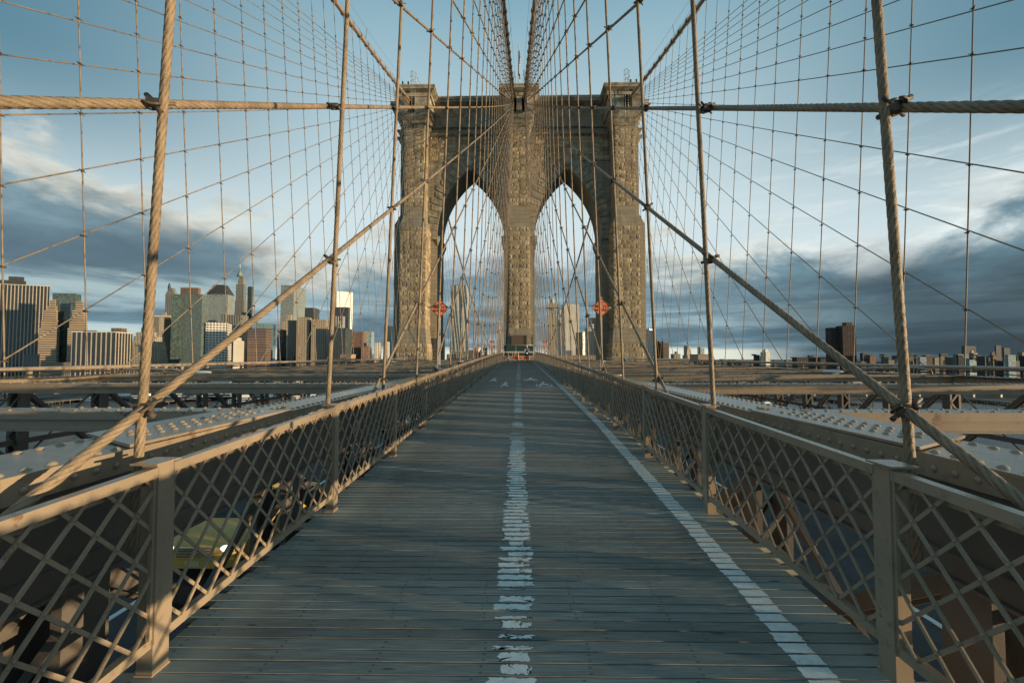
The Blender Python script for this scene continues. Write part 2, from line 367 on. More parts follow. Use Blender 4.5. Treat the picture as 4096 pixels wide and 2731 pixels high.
# ------------------------------------------------------------------ water, land
def water_mat():
    m=bpy.data.materials.new('river_water'); m.use_nodes=True; t=NT(m.node_tree); b=t.n['Principled BSDF']
    b.inputs['Base Color'].default_value=(.045,.075,.075,1); b.inputs['Roughness'].default_value=.16; b.inputs['IOR'].default_value=1.33
    g=t.new('ShaderNodeNewGeometry')
    bp=t.new('ShaderNodeBump'); bp.inputs['Strength'].default_value=.8; bp.inputs['Distance'].default_value=.7
    h=t.m('ADD',t.noise(t.vm('MULTIPLY',g.outputs['Position'],(.25,.5,1)),1.0,5,.65),t.m('MULTIPLY',t.noise(g.outputs['Position'],.06,4,.6),2.5))
    t.put(bp.inputs['Height'],h); t.l.new(bp.outputs[0],b.inputs['Normal']); return m
ZW=-46.0; ZL=-43.0
b=MB(); b.add([(-30000,-6000,ZW),(30000,-6000,ZW),(30000,45000,ZW),(-30000,45000,ZW)],[(0,1,2,3)]); struct(b.build('river',water_mat()))
LANDM=mat('city_ground',(.085,.085,.08),.9,var=.4,scale=.02)
b=MB(); pts=[(-3000,300),(-1400,420),(-900,470),(-500,500),(0,540),(500,512),(900,480),(1400,380),(2500,150),(30000,-1500),(30000,45000),(-30000,45000),(-30000,-500)]
b.prism(pts,'z',ZW-2,ZL); struct(b.build('far_shore_ground',LANDM))

# ------------------------------------------------------------------ walkway
def walkway():
    root=struct(thing_plain('walkway'))
    b=MB(); boards=[]
    Y=-5.0; i=0
    while Y<57.1:
        w=.087+random.uniform(-.003,.004); g=.005+random.random()*.003
        z=zd(Y)+random.uniform(-.0004,.0004); e0=2.02+random.choice((0,0,.02,.10,.16)) ; e1=2.02+random.choice((0,0,.02,.10,.16))
        for side in (-1,1):
            # boards stop at the posts
            pass
        b.c=random.uniform(.80,1.20)*(1.35 if random.random()<.03 else 1)
        tl=0.0
        b.add([(-e0,Y,z-.04),(e1,Y,z-.04),(e1,Y+w,z-.04),(-e0,Y+w,z-.04),(-e0,Y,z+tl),(e1,Y,z-tl),(e1,Y+w,z-tl),(-e0,Y+w,z+tl)],
              [(0,3,2,1),(4,5,6,7),(0,1,5,4),(1,2,6,5),(2,3,7,6),(3,0,4,7)],[None,[(-e0,0),(e1,0),(e1,1),(-e0,1)],None,None,None,None])
        boards.append((Y,w,z)); Y+=w+g; i+=1
    b.build('board_deck',WOOD,root)
    # joists under the boards
    b=MB()
    for x in (-1.7,-.6,.6,1.7):
        pts=[(x,y,zd(y)-.14) for y in np.linspace(-5,57,14)]
        for p,q in zip(pts[:-1],pts[1:]): b.bar(p,q,.1,.18)
    for x in (-1.92,1.92):  # deep edge stringers, added to keep low sun off the truss posts
        pts=[(x,y,zd(y)-.40) for y in np.linspace(-5,57,14)]
        for p,q in zip(pts[:-1],pts[1:]): b.bar(p,q,.09,.62)
    b.build('joists_and_sun_blockers',PAINT_SHADE,root)
    def ragged(b,x0,x1,y0,y1,z,jx=.012,jy=.004,n=14):
        top=[(x0+(x1-x0)*k/n+random.uniform(-.004,.004),y1-abs(random.gauss(0,jy))) for k in range(n+1)]
        bot=[(x0+(x1-x0)*k/n+random.uniform(-.004,.004),y0+abs(random.gauss(0,jy))) for k in range(n+1)]
        m=4
        rt=[(x1+random.uniform(-jx,jx),y0+(y1-y0)*k/m) for k in range(1,m)]
        lf=[(x0+random.uniform(-jx,jx),y1-(y1-y0)*k/m) for k in range(1,m)]
        poly=bot+rt+top[::-1]+lf
        c=(sum(p[0] for p in poly)/len(poly),sum(p[1] for p in poly)/len(poly))
        vs=[(p[0],p[1],z) for p in poly]+[(c[0],c[1],z)]; nn=len(poly)
        b.add(vs,[(k,(k+1)%nn,nn) for k in range(nn)])
    cl=MB(); el=MB()
    for (Y,w,z) in boards:
        zz=z+.003
        # worn centre line
        wear=mnoise.noise(Vector((Y*(.75 if Y<6 else 1.9),3.3,0)))*1.2+random.uniform(-.35,.35)
        if Y<6.2 or wear>-.27:
            y0=Y+.002; y1=Y+w-.002
            if wear<-.05 and random.random()<(.35 if Y<6.2 else .6):
                if random.random()<.5: y1=y0+(y1-y0)*random.uniform(.25,.55)
                else: y0=y1-(y1-y0)*random.uniform(.25,.55)
            l=-.165+(abs(random.gauss(0,.02)) if wear>0 else random.uniform(0,.08)); r=.10-(abs(random.gauss(0,.02)) if wear>0 else random.uniform(0,.06))
            if random.random()<.22: # scrape across
                s=random.uniform(.0,.06)
                ragged(cl,l,s-.004,y0,y1,zz,.014,.007); ragged(cl,s+.004,r,y0+random.uniform(0,.02),y1-random.uniform(0,.02),zz,.014,.009)
            else: ragged(cl,l,r,y0,y1,zz,.024,.009)
        # edge line
        xc=float(np.interp(Y,[2.4,3.07,9.9,18,57],[1.55,1.6,1.73,1.69,1.42])); hw=.082
        j=random.uniform(-.008,.008)
        ragged(el,xc-hw+j,xc+hw+j,Y+.001,Y+w-.001,zz,.008,.0015)
    cl.build('centre_line',WHITE,root); el.build('edge_line',WHITE,root)
    # worn pictograms
    def pict(name,shapes,cx,cy,sx,sy):
        b=MB()
        for sh in shapes:
            for k in range(len(sh)-1):
                (x0,y0),(x1,y1)=sh[k],sh[k+1]; d=Vector((x1-x0,y1-y0)); 
                if d.length<1e-4: continue
                n=Vector((-d.y,d.x)).normalized()*.055; st=max(1,int(d.length/.2))
                for q in range(st):
                    if random.random()<.12: continue
                    a=Vector((x0,y0))+d*(q/st); e=Vector((x0,y0))+d*((q+1)/st)
                    vs=[]
                    for p in (a+n,a-n,e-n,e+n):
                        X=cx+p.x*sx; Yy=cy+p.y*sy; vs.append((X,Yy,zd(Yy)+.006))
                    b.add(vs,[(0,1,2,3)])
        return b.build(name,WHITE,root)
    circ=lambda x,y,r:[(x+r*math.cos(t*math.pi/5),y+r*math.sin(t*math.pi/5)) for t in range(11)]
    ped=[circ(0,.95,.09),[(0,.8),(0,.4)],[(-.25,.5),(0,.75),(.25,.55)],[(-.25,0),(0,.4),(.3,.05)]]
    bike=[circ(-.45,.22,.22),circ(.45,.22,.22),[(-.45,.22),(-.1,.5),(.3,.5),(.45,.22)],[(-.1,.5),(0,.2),(.3,.5)],circ(.1,1.0,.08),[(.1,.85),(-.15,.6),(.25,.55)]]
    pict('pedestrian_symbol',ped,-.62,18.6,.55,2.2); pict('pedestrian_symbol',ped,-1.25,21.3,.55,2.0)
    pict('bicycle_symbol',bike,1.05,18.8,.5,2.2); pict('bicycle_symbol',bike,.55,21.8,.5,1.9)
def thing_plain(name):
    o=bpy.data.objects.new(name,None); COL.objects.link(o); o.empty_display_size=.1; return o
walkway()

# ------------------------------------------------------------------ railings
def railing(sd):
    W=1.894*sd; lab=SIDE[sd]
    root=thing('walkway_railing',f'tan steel lattice railing running along the {lab} edge of the wooden walkway','railing')
    o=lambda a,b:(min(W+a*sd,W+b*sd),max(W+a*sd,W+b*sd))
    posts=[2.435+BAY*k for k in range(-2,24)]
    # one post mesh
    pm=MB(); x0,x1=(0,.085) if sd>0 else (-.085,0)
    pm.box(x0,x1,-.055,.055,0,1.082)
    pm.box(x0-.004,x1+.004,-.062,.062,0,.012)
    pm.box(*( (-.006,0) if sd>0 else (0,.006)),-.0555,-.043,.16,1.06)
    post0=None; cap0=None
    cm=MB(); a,c=(-.018,.125) if sd>0 else (-.125,.018); cm.box(a,c,-.085,.085,1.083,1.093)
    for p in posts:
        if post0 is None:
            post0=pm.build('post',PAINT,root,(W,p,zd(p))); cap0=cm.build('post_cap',PAINT,post0)
        else:
            q=link_copy(post0,root,(W,p,zd(p))); link_copy(cap0,q)
    top=MB(); bot=MB()
    for k in range(len(posts)-1):
        ya,yb=posts[k]+.056,posts[k+1]-.056; za,zb=zd(ya),zd(yb)
        top.bar((W+.022*sd,ya,za+1.045),(W+.022*sd,yb,zb+1.045),.052,.052)
        top.bar((W+.050*sd,ya,za+1.010),(W+.050*sd,yb,zb+1.010),.006,.06)
        bot.bar((W+.016*sd,ya,za+.168),(W+.016*sd,yb,zb+.168),.012,.048)
        bot.bar((W+.034*sd,ya,za+.190),(W+.034*sd,yb,zb+.190),.045,.006)
    top.build('top_rail',PAINT,root); bot.build('bottom_rail',PAINT,root)
    # lattice of one bay, built per bay to follow the grade
    for k in range(len(posts)-1):
        b=MB(); ya,yb=posts[k]+.056,posts[k+1]-.056; L=yb-ya
        z0,z1=.19,1.02; H=z1-z0; N=10; sx=L/N; sz=H/4.0
        def P(u,v,off): yy=ya+u; return (W+off*sd,yy,zd(yy)+z0+v)
        b.box(min(W+.004*sd,W+.024*sd),max(W+.004*sd,W+.024*sd),ya,ya+.018,zd(ya)+z0,zd(ya)+z1+.01)
        b.box(min(W+.004*sd,W+.024*sd),max(W+.004*sd,W+.024*sd),yb-.018,yb,zd(yb)+z0,zd(yb)+z1+.01)
        for dr in (1,-1):
            off=.012 if dr>0 else .022
            for i in range(-4,N+1):
                # line from (u0,0) to (u0+4sx,H) clipped
                u0=i*sx+sx/2; u1=u0+3.75*sx; pa=[u0,0.0]; pb=[u1,H]
                if u0<0: pa=[0,-u0/(u1-u0)*H]
                if u1>L: pb=[L,(L-u0)/(u1-u0)*H]
                if pa[0]>=L or pb[0]<=0: continue
                if dr<0: pa,pb=[L-pa[0],pa[1]],[L-pb[0],pb[1]]
                if dr>0:
                    b.bar(P(pa[0],pa[1],off),P(pb[0],pb[1],off),.018,.010,up=(1,0,0))
                else: b.bar(P(pa[0],pa[1],off),P(pb[0],pb[1],off),.019,.006,up=(1,0,0))
        if k<6:
            for i in range(-4,N+1):
                for i2 in range(-4,N+1):
                    ua,ub=(i+.5)*sx,(i2+.5)*sx; tt=(L-ua-ub)/2; v=tt/(3.75*sx)*H; u=ua+tt
                    if .01<v<H-.01 and .01<u<L-.01: p_=P(u,v,.006); b.sphere(p_,.0085,6,4,(.7,1,1))
        b.build('lattice_panel',PAINT,root)
for sd in (-1,1): railing(sd)

# ------------------------------------------------------------------ inner trusses
def lattice_post(b,x,y,zb,zt,wx=.30,wy=.28,step=.42,th=.02):
    # two channels with zigzag lacing on faces that look toward the walkway and the camera
    for s in (-1,1): b.box(x+s*wx/2-.03,x+s*wx/2+.03,y-wy/2,y+wy/2,zb,zt)
    z=zb; k=0
    while z+step<zt:
        for yy in (y-wy/2,y+wy/2):
            a=(x-wx/2,yy,z); c=(x+wx/2,yy,z+step)
            if k%2: a,c=(x+wx/2,yy,z),(x-wx/2,yy,z+step)
            b.bar(a,c,.05,.012,up=(0,1,0))
        z+=step; k+=1
def inner_truss(sd):
    X0,X1=2.28,2.86; s=sd
    root=thing('stiffening_truss',f'riveted tan steel truss with flat top chord along the {SIDE[sd]} side of the walkway','truss')
    ch=MB(); xs=sorted((X0*s,X1*s))
    Ys=np.arange(-6,71.1,7.0)
    for ya,yb in zip(Ys[:-1],Ys[1:]):
        za,zb_=zc(ya),zc(yb)
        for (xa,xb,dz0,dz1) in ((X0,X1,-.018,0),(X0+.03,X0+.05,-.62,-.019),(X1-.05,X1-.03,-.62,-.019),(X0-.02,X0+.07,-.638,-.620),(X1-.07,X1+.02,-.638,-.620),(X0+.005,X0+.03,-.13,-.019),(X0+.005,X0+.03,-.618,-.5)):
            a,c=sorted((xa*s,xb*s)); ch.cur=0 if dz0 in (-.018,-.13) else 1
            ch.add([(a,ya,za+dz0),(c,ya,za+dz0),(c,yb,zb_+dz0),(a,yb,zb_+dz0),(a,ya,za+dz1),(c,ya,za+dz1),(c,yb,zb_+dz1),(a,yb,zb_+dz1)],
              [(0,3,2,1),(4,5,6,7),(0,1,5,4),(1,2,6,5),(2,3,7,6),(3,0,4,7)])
    ch.cur=0
    # rivets
    y=-1.0
    while y<34:
        for xo in (X0+.065,X1-.065): ch.dome((xo*s,y,zc(y)),.026,.017,8 if y<8 else 6)
        y+=.121 if y<34 else .3
    y=-1.0
    while y<16:
        a=X0+.005; 
        for dz in (-.075,):
            # side rivets on the flange angle
            ch.sphere((a*s,y+.06,zc(y)+dz),.021,6,4,(.7,1,1))
        y+=.121
    # splice plates with four rivet rows
    for yc in (3.6,13.5,22.6,31.8):
        a,c=sorted(((X0+.0)*s,(X1+.06)*s)); 
        ch.prism([(a,yc-.95),(c,yc-.55),(c,yc+.75),(a,yc+.95)] if s>0 else [(a,yc-.55),(c,yc-.95),(c,yc+.95),(a,yc+.75)],'z',zc(yc)+.004,zc(yc)+.022)
        for i in range(12):
            for xo in (X0+.17,X0+.28,X0+.39): ch.dome((xo*s,yc-.62+i*.12,zc(yc)+.022),.025,.016,7)
        for i in range(3): ch.box((X0+.22)*s-.02,(X0+.22)*s+.02,yc+.98+i*.1,yc+1.02+i*.1,zc(yc),zc(yc)+.03)
    ch.build('top_chord',[PAINT,PAINT_SHADE],root)
    bc=MB(); zr=-4.6
    for ya,yb in zip(Ys[:-1],Ys[1:]): 
        bc.bar(((X0+.28)*s,ya,zr+.0058*ya),((X0+.28)*s,yb,zr+.0058*yb),.4,.5)
    bc.build('bottom_chord',PAINT_SHADE,root)
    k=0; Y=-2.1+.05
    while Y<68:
        pb=MB(); lattice_post(pb,(X0+.28)*s,Y,zr+.2+.0058*Y,zc(Y)-.63); pb.build('truss_post',PAINT_SHADE,root)
        if k%1==0 and Y<66:
            db=MB(); xx=(X0+.28)*s
            db.bar((xx-.09,Y,zc(Y)-.61),(xx-.09,Y+2*BAY,zr+.25+.0058*Y),.11,.03,up=(1,0,0)); db.bar((xx+.09,Y,zc(Y)-.61),(xx+.09,Y+2*BAY,zr+.25+.0058*Y),.11,.03,up=(1,0,0))
            db.bar((xx,Y+2*BAY,zc(Y)-.61),(xx,Y,zr+.25+.0058*Y),.05,.05,up=(1,0,0))
            db.build('diagonal',PAINT_SHADE,root)
        Y+=BAY; k+=1
for sd in (-1,1): inner_truss(sd)

def outer_truss(sd):
    s=sd; X=13.0
    root=thing('outer_truss',f'tall laced steel truss along the outer {SIDE[sd]} side of the roadway','truss')
    ch=MB()
    for ya,yb in ((4,40),(40,76),(76,200),(200,320)):
        ch.bar((X*s,ya,zc(ya)-.17),(X*s,yb,zc(yb)-.17),.5,.22); ch.bar((X*s,ya,zc(ya)-.04),(X*s,yb,zc(yb)-.04),.62,.02)
    y=5
    while y<36:
        for xo in (-.25,.25): ch.dome((X*s+xo,y,zc(y)-.03),.028,.02,6)
        ch.sphere((X*s-.25*s,y,zc(y)-.12),.022,6,4); y+=.16
    ch.build('top_chord',PAINT,root)
    bc=MB()
    for ya,yb in ((4,76),(76,320)): bc.bar((X*s,ya,-4.9+.0058*ya),(X*s,yb,-4.9+.0058*yb),.5,.5); bc.bar((X*s,ya,-2.2+.0058*ya),(X*s,yb,-2.2+.0058*yb),.12,.14)
    bc.build('bottom_chord',PAINT_SHADE,root)
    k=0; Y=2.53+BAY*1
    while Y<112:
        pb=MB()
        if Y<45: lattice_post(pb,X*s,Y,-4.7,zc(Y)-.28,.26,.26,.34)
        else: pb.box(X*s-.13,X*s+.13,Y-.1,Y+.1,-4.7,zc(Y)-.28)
        pb.build('truss_post',PAINT_SHADE,root)
        if Y<68:
            db=MB(); zt=zc(Y)-.28; zb_=-4.7
            db.bar((X*s-.07,Y,zt),(X*s-.07,Y+2*BAY,zb_),.10,.03,up=(1,0,0)); db.bar((X*s+.07,Y,zt),(X*s+.07,Y+2*BAY,zb_),.10,.03,up=(1,0,0))
            db.bar((X*s,Y+2*BAY,zt),(X*s,Y,zb_),.035,.035,up=(1,0,0)); 
            m=Vector((X*s,Y+.75*BAY,zb_+(zt-zb_)*.375)); db.bar(m-Vector((0,-.12,-.15)),m+Vector((0,-.12,-.15)),.07,.07,up=(1,0,0))
            db.build('diagonal',PAINT_SHADE,root)
        Y+=BAY; k+=1
    # railing pipe on brackets above the chord
    pr=thing('railing_pipe',f'thick tan pipe on short brackets above the outer {SIDE[sd]} truss','pipe')
    p=MB(); zz=lambda y:zc(y)+.185+.0022*y
    p.tube([(X*s,y,zz(y)) for y in np.linspace(3,69,34)],.062,14)
    y=4.
    while y<69: p.tube([(X*s,y,zz(y)),(X*s,y+.06,zz(y))],.072,14); y+=2.3
    p.build('pipe',PAINT,pr)
    y=5.
    while y<69:
        q=MB(); q.box(X*s-.03,X*s+.03,y-.05,y+.05,zc(y)-.03,zz(y)-.05); q.box(X*s-.06,X*s+.06,y-.08,y+.08,zc(y)-.03,zc(y)); q.build('bracket',PAINT,pr); y+=2.3
for sd in (-1,1): outer_truss(sd)

def ordn(n):
    w=['zeroth','first','second','third','fourth','fifth','sixth','seventh','eighth','ninth','tenth','eleventh','twelfth','thirteenth','fourteenth','fifteenth','sixteenth','seventeenth','eighteenth','nineteenth']
    if n<20: return w[n]
    t={2:'twent',3:'thirt',4:'fort',5:'fift',6:'sixt',7:'sevent',8:'eight',9:'ninet'}[n//10]
    return t+'ieth' if n%10==0 else t+'y-'+w[n%10]
# cross beams over the roadways
def beam_mesh(near):
    L=10.1; b=MB()
    b.box(0,L,-.15,.15,-.085,-.001); b.box(0,L,-.11,.11,-.185,-.0855); b.box(0,L,-.15,.15,-.20,-.1855)
    x=.1
    while x<L:
        for y in (-.11,.11): b.dome((x,y,-.001),.022,.016,6)
        x+=.145 if x<1.6 else .26
    return b
bm0=beam_mesh(True)
proto=None
for sd in (-1,1):
    for k in range(15):
        Y=4.60+4.572*k
        if Y>69: break
        lab=f'{ordn(k+1)} riveted cross beam from the camera spanning the {SIDE[sd]} roadway at rail height'
        if proto is None: o=bm0.build('cross_beam',PAINT); proto=o
        else: o=proto.copy(); COL.objects.link(o)
        if sd>0: o.location=(2.88,Y,zc(Y)+.004); o.scale=(1,1,1)
        else: o.location=(-2.88,Y,zc(Y)+.004); o.scale=(-1,1,1)
        tag(o,lab,'beam','cross beams between the trusses')
    for k in range(10):   # beams beyond the tower
        Y=80+9*k
        o=proto.copy(); COL.objects.link(o); o.location=(2.88*sd,Y,zc(Y)); o.scale=(sd,1,1)
        tag(o,f'{ordn(k+1)} cross beam beyond the stone tower over the {SIDE[sd]} roadway','beam','cross beams between the trusses')

# roadway
ROADM=mat('asphalt',(.05,.052,.055),.75,var=.25,scale=1.5,bump=.2,bscale=60)
for sd in (-1,1):
    b=MB(); a,c=sorted((2.95*sd,12.75*sd)); zr=lambda y:-5.02+.0058*y
    b.add([(a,-40,zr(-40)),(c,-40,zr(-40)),(c,330,zr(330)),(a,330,zr(330))],[(0,1,2,3)]); 
    o=b.build('roadway',ROADM); struct(o)
    l=MB()
    y=-20
    while y<70: l.box(7.85*sd-.06,7.85*sd+.06,y,y+3,zr(y)-.02,zr(y)+.006+.0058*3); y+=9
    l.build('lane_marking',WHITE,o)
    l=MB(); xx=sorted((3.0*sd,3.35*sd)); 
    l.add([(xx[0],-40,zr(-40)),(xx[1],-40,zr(-40)),(xx[1],70,zr(70)),(xx[0],70,zr(70)),(xx[0],-40,zr(-40)+.3),(xx[1],-40,zr(-40)+.3),(xx[1],70,zr(70)+.3),(xx[0],70,zr(70)+.3)],[(0,3,2,1),(4,5,6,7),(0,1,5,4),(1,2,6,5),(2,3,7,6),(3,0,4,7)])
    xx=sorted((12.4*sd,12.7*sd))
    l.add([(xx[0],-40,zr(-40)),(xx[1],-40,zr(-40)),(xx[1],70,zr(70)),(xx[0],70,zr(70)),(xx[0],-40,zr(-40)+.3),(xx[1],-40,zr(-40)+.3),(xx[1],70,zr(70)+.3),(xx[0],70,zr(70)+.3)],[(0,3,2,1),(4,5,6,7),(0,1,5,4),(1,2,6,5),(2,3,7,6),(3,0,4,7)])
    l.build('kerb',PAINT_SHADE,o)
# floor under the walkway (dark void between the inner trusses)
b=MB(); b.box(-2.3,2.3,-20,70,-5.3,-5.0); struct(b.build('service_floor',ROADM))

# ------------------------------------------------------------------ main cables, suspenders and stays
SAD_Z=39.95
def cable_z(Y):
    d=69.5-Y
    return SAD_Z-.322*d+.00066*d*d
def cab_x(Y,outer):   # lateral position of the cable line at Y
    if outer: return float(np.interp(Y,[-60,2,11.7,36.6,69.5],[14.2,14.6,14.85,15.55,16.73]))
    return float(np.interp(Y,[-60,2,36.6,69.5],[1.25,1.27,1.35,.76]))
def cable_far(Y):      # main span side
    d=Y-77.5; return SAD_Z-.33*d+.00068*d*d
for sd in (-1,1):
    for outer in (0,1):
        nm='outer' if outer else 'inner'
        root=thing('main_cable',f'thick wrapped main cable, {nm} {SIDE[sd]} one of the four rising to the tower top','cable',group='main suspension cables')
        b=MB(); b.tube([(sd*cab_x(y,outer),y,cable_z(y)) for y in np.linspace(-30,70.5,60)],.21,18); b.build('wrapped_cable',PAINT,root)
        b=MB(); b.tube([(sd*float(np.interp(y,[77,320],[16.5,13.2] if outer else [.8,1.4])),y,cable_far(y)) for y in np.linspace(77,320,50)],.21,10); b.build('wrapped_cable',PAINT,root)
        bm_=MB(); bm_.tube([(0,-.10,0),(0,.10,0)],.245,14); bm_.tube([(0,-.10,0),(0,-.07,0)],.27,14); bm_.tube([(0,.07,0),(0,.10,0)],.27,14)
        bm_.box(-.05,.05,-.06,.06,.22,.30); bm_.frustum((-.03,.03,-.03,.03),-.42,(-.09,.09,-.07,.07),-.2)
        p0=None; ang=math.atan(.3)
        for k in range(-3,29):
            Y=2.53+BAY*k
            if Y>67: break
            loc=(sd*cab_x(Y,outer),Y,cable_z(Y))
            if p0 is None: p0=bm_.build('cable_band',PAINT,root,loc); p0.rotation_euler=(ang,0,0)
            else: link_copy(p0,root,loc,(ang,0,0))
        # hand ropes
        for off in (-.38,.38):
            h=MB(); h.tube([(sd*cab_x(y,outer)+off,y,cable_z(y)+1.15-.09*math.sin((y%13.7)/13.7*math.pi)) for y in np.linspace(-20,70,80)],.012,5,cap=False); h.build('hand_rope',ROPEF,root)
            st=MB()
            for y in np.arange(-10,66,13.7): st.tube([(sd*cab_x(y,outer)+off*.6,y,cable_z(y)+.1),(sd*cab_x(y,outer)+off,y,cable_z(y)+1.2)],.02,5)
            st.build('hand_rope_stanchions',DARK,root)
SUSP={}
def sus_base(k,outer):
    if outer: return 13.38
    return {0:2.145,1:2.05}.get(k,2.15)
def sus_x(k,z,outer):
    Y=2.53+BAY*k; zb=zc(Y)-.55; zt=cable_z(Y)-.3
    return sus_base(k,outer)+(cab_x(Y,outer)-sus_base(k,outer))*(z-zb)/(zt-zb)
for sd in (-1,1):
    for outer in (0,1):
        for k in range(-1,29):
            Y=2.53+BAY*k
            if Y>67: break
            zb=zc(Y)-.55; zt=cable_z(Y)-.35
            p=[(sd*sus_x(k,zb,outer),Y,zb),(sd*sus_x(k,zt,outer),Y,zt)]
            if outer: lab=f'{ordn(k+2)} thin suspender rope from the camera on the outer {SIDE[sd]} side'
            else: lab=f'{ordn(k+1) if k>0 else "nearest"} suspender rope beside the {SIDE[sd]} railing, counted from the camera' if k>=0 else f'suspender rope beside the {SIDE[sd]} railing just behind the camera'
            b=MB()
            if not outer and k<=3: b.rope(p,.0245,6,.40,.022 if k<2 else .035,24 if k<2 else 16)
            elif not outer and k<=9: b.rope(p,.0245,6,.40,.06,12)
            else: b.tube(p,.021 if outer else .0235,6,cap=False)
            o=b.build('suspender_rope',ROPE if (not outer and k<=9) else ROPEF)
            if not outer and 0<=k<20:
                pass
            tag(o,lab,'suspender',f'suspender ropes of the {"outer" if outer else "inner"} {SIDE[sd]} cable')
    for k in range(44):   # beyond the tower, outer cables only
        Y=86+4.572*k; zt=cable_far(Y); x=float(np.interp(Y,[77,320],[16.5,13.2]))
        b=MB(); b.tube([(sd*13.0,Y,zc(Y)-.3),(sd*x,Y,zt)],.03,5,cap=False)
        tag(b.build('suspender_rope',ROPEF),f'{ordn(k+1)} suspender rope beyond the tower under the {SIDE[sd]} outer cable','suspender',f'suspender ropes beyond the tower on the {SIDE[sd]}')
# clamp where stay meets suspender
def clamp_mesh(r):
    b=MB()
    def u(c,ax,rr,t):   # U-bolt loop
        pts=[]
        for a in np.linspace(-math.pi*.62,math.pi*.62,9): pts.append((c[0]+ax*rr*math.cos(a),c[1]+rr*1.0*math.sin(a)*.9,c[2]+rr*math.sin(a)*.5))
        b.tube(pts,t,6)
    u((0,-.02,.01),1,r*1.9,r*.35); u((0,.02,-.01),-1,r*1.9,r*.35)
    b.tube([(-r*3.2,-.03,-r*1.2),(r*3.4,.035,r*1.5)],r*.42,6)
    b.tube([(-r*3.4,.03,r*1.7),(-r*1.0,.02,r*.6)],r*.6,6); b.tube([(r*1.2,-.02,-r*.8),(r*3.0,-.03,-r*1.6)],r*.6,6)
    b.box(-r*1.7,r*1.7,-r*.8,r*.8,-r*1.2,r*1.2)
    return b
def clamp_small(r):
    b=MB(); b.sphere((0,0,0),r*2.1,7,5,(1.1,1.1,.8)); b.tube([(-r*4.2,0,r*1.2),(r*4.2,0,-r*1.2)],r*.6,4); b.tube([(0,-r*4,-r*1.5),(0,r*4,r*1.5)],r*.6,4); return b
T_Y=69.5
cl_big=None; cl_small=None
def stay_curve(j,sd,outer):
    if outer:
        A=Vector((13.43*sd,2.173+4.177*j,0)); A.z=-1.106+.028*A.y; T=Vector((16.73*sd,T_Y,SAD_Z)); s=max(0,.318-.013*j)
    else:
        ya={0:2.12,-2:-5.2,-3:-8.7}.get(j, (-8.7+(j+3)*3.95) if j<0 else 2.12+4.55*j)
        A=Vector((2.19*sd,ya,0)); A.z=(-.62 if j>=0 else -.85)+.0058*ya+(.0 if j>=0 else .01*ya); T=Vector((.76*sd,T_Y,SAD_Z)); s=.12
        if j==-1:
            P=atX(0,412,-2.16) if sd<0 else atX(4096,430,2.16); P.z+=.062; A=P-(T-P)*.045; s=.30
        if j==0: P=Vector((2.10*sd,2.577,-.225)); A=P-(T-P)*.006; s=.35
    A=A-(T-A).normalized()*(.75 if not outer else .2)
    return A,T,s
for sd in (-1,1):
    for outer in (0,1):
        for j in range(-10,13):
            A,T,s=stay_curve(j,sd,outer)
            if A.y>59: continue
            f=lambda t:(A+(T-A)*t)-Vector((0,0,4*s*t*(1-t)))
            where=f'{ordn(j+1)} ahead of' if j>=0 else f'{ordn(-j)} behind'
            lab=f'diagonal stay rope of the {"outer" if outer else "inner"} {SIDE[sd]} fan anchored {where} the camera'
            b=MB(); r=.021 if outer else .0255
            t0=max(0.0,(-1.5-A.y)/(T.y-A.y))
            if not outer and j in (0,-1):
                t1=.17 if j==-1 else .12
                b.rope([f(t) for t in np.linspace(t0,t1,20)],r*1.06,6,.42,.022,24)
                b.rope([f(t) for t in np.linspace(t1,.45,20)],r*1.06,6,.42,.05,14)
                b.tube([f(t) for t in np.linspace(.45,1,16)],r,8,cap=False)
            elif not outer and -3<=j<=3:
                b.rope([f(t) for t in np.linspace(t0,.5,24)],r,6,.42,.055,12); b.tube([f(t) for t in np.linspace(.5,1,14)],r,7,cap=False)
            else: b.tube([f(t) for t in np.linspace(t0,1,14)],r,6,cap=False)
            o=b.build('stay_rope',ROPE if not outer and abs(j)<4 else ROPEF)
            tag(o,lab,'stay cable',f'diagonal stays of the {"outer" if outer else "inner"} {SIDE[sd]} fan')
            n=0
            for k in range(0,28):
                Y=2.53+BAY*k
                if Y<A.y+.3 or Y>66: continue
                if outer and Y<10: continue
                t=(Y-A.y)/(T.y-A.y); p=f(t)
                if p.z>cable_z(Y)-.6 : continue
                if Y>60 and outer: continue
                x=sd*sus_x(k,p.z,outer); loc=((x+p.x)/2 if not outer else x,Y,p.z)
                ang=math.atan2(T.z-A.z,T.y-A.y)
                if not outer and Y<40:
                    if cl_big is None: c=cl_big=clamp_mesh(.0255).build('clamp',CLAMPM,o,loc)
                    else: c=link_copy(cl_big,o,loc)
                    c.rotation_euler=(ang*.3,random.uniform(-.3,.3),random.uniform(-.4,.4)+(0 if sd<0 else math.pi))
                else:
                    if cl_small is None: c=cl_small=clamp_small(.022).build('clamp',CLAMPM,o,loc)
                    else: c=link_copy(cl_small,o,loc)
                    c.rotation_euler=(0,0,random.uniform(0,3))
                n+=1

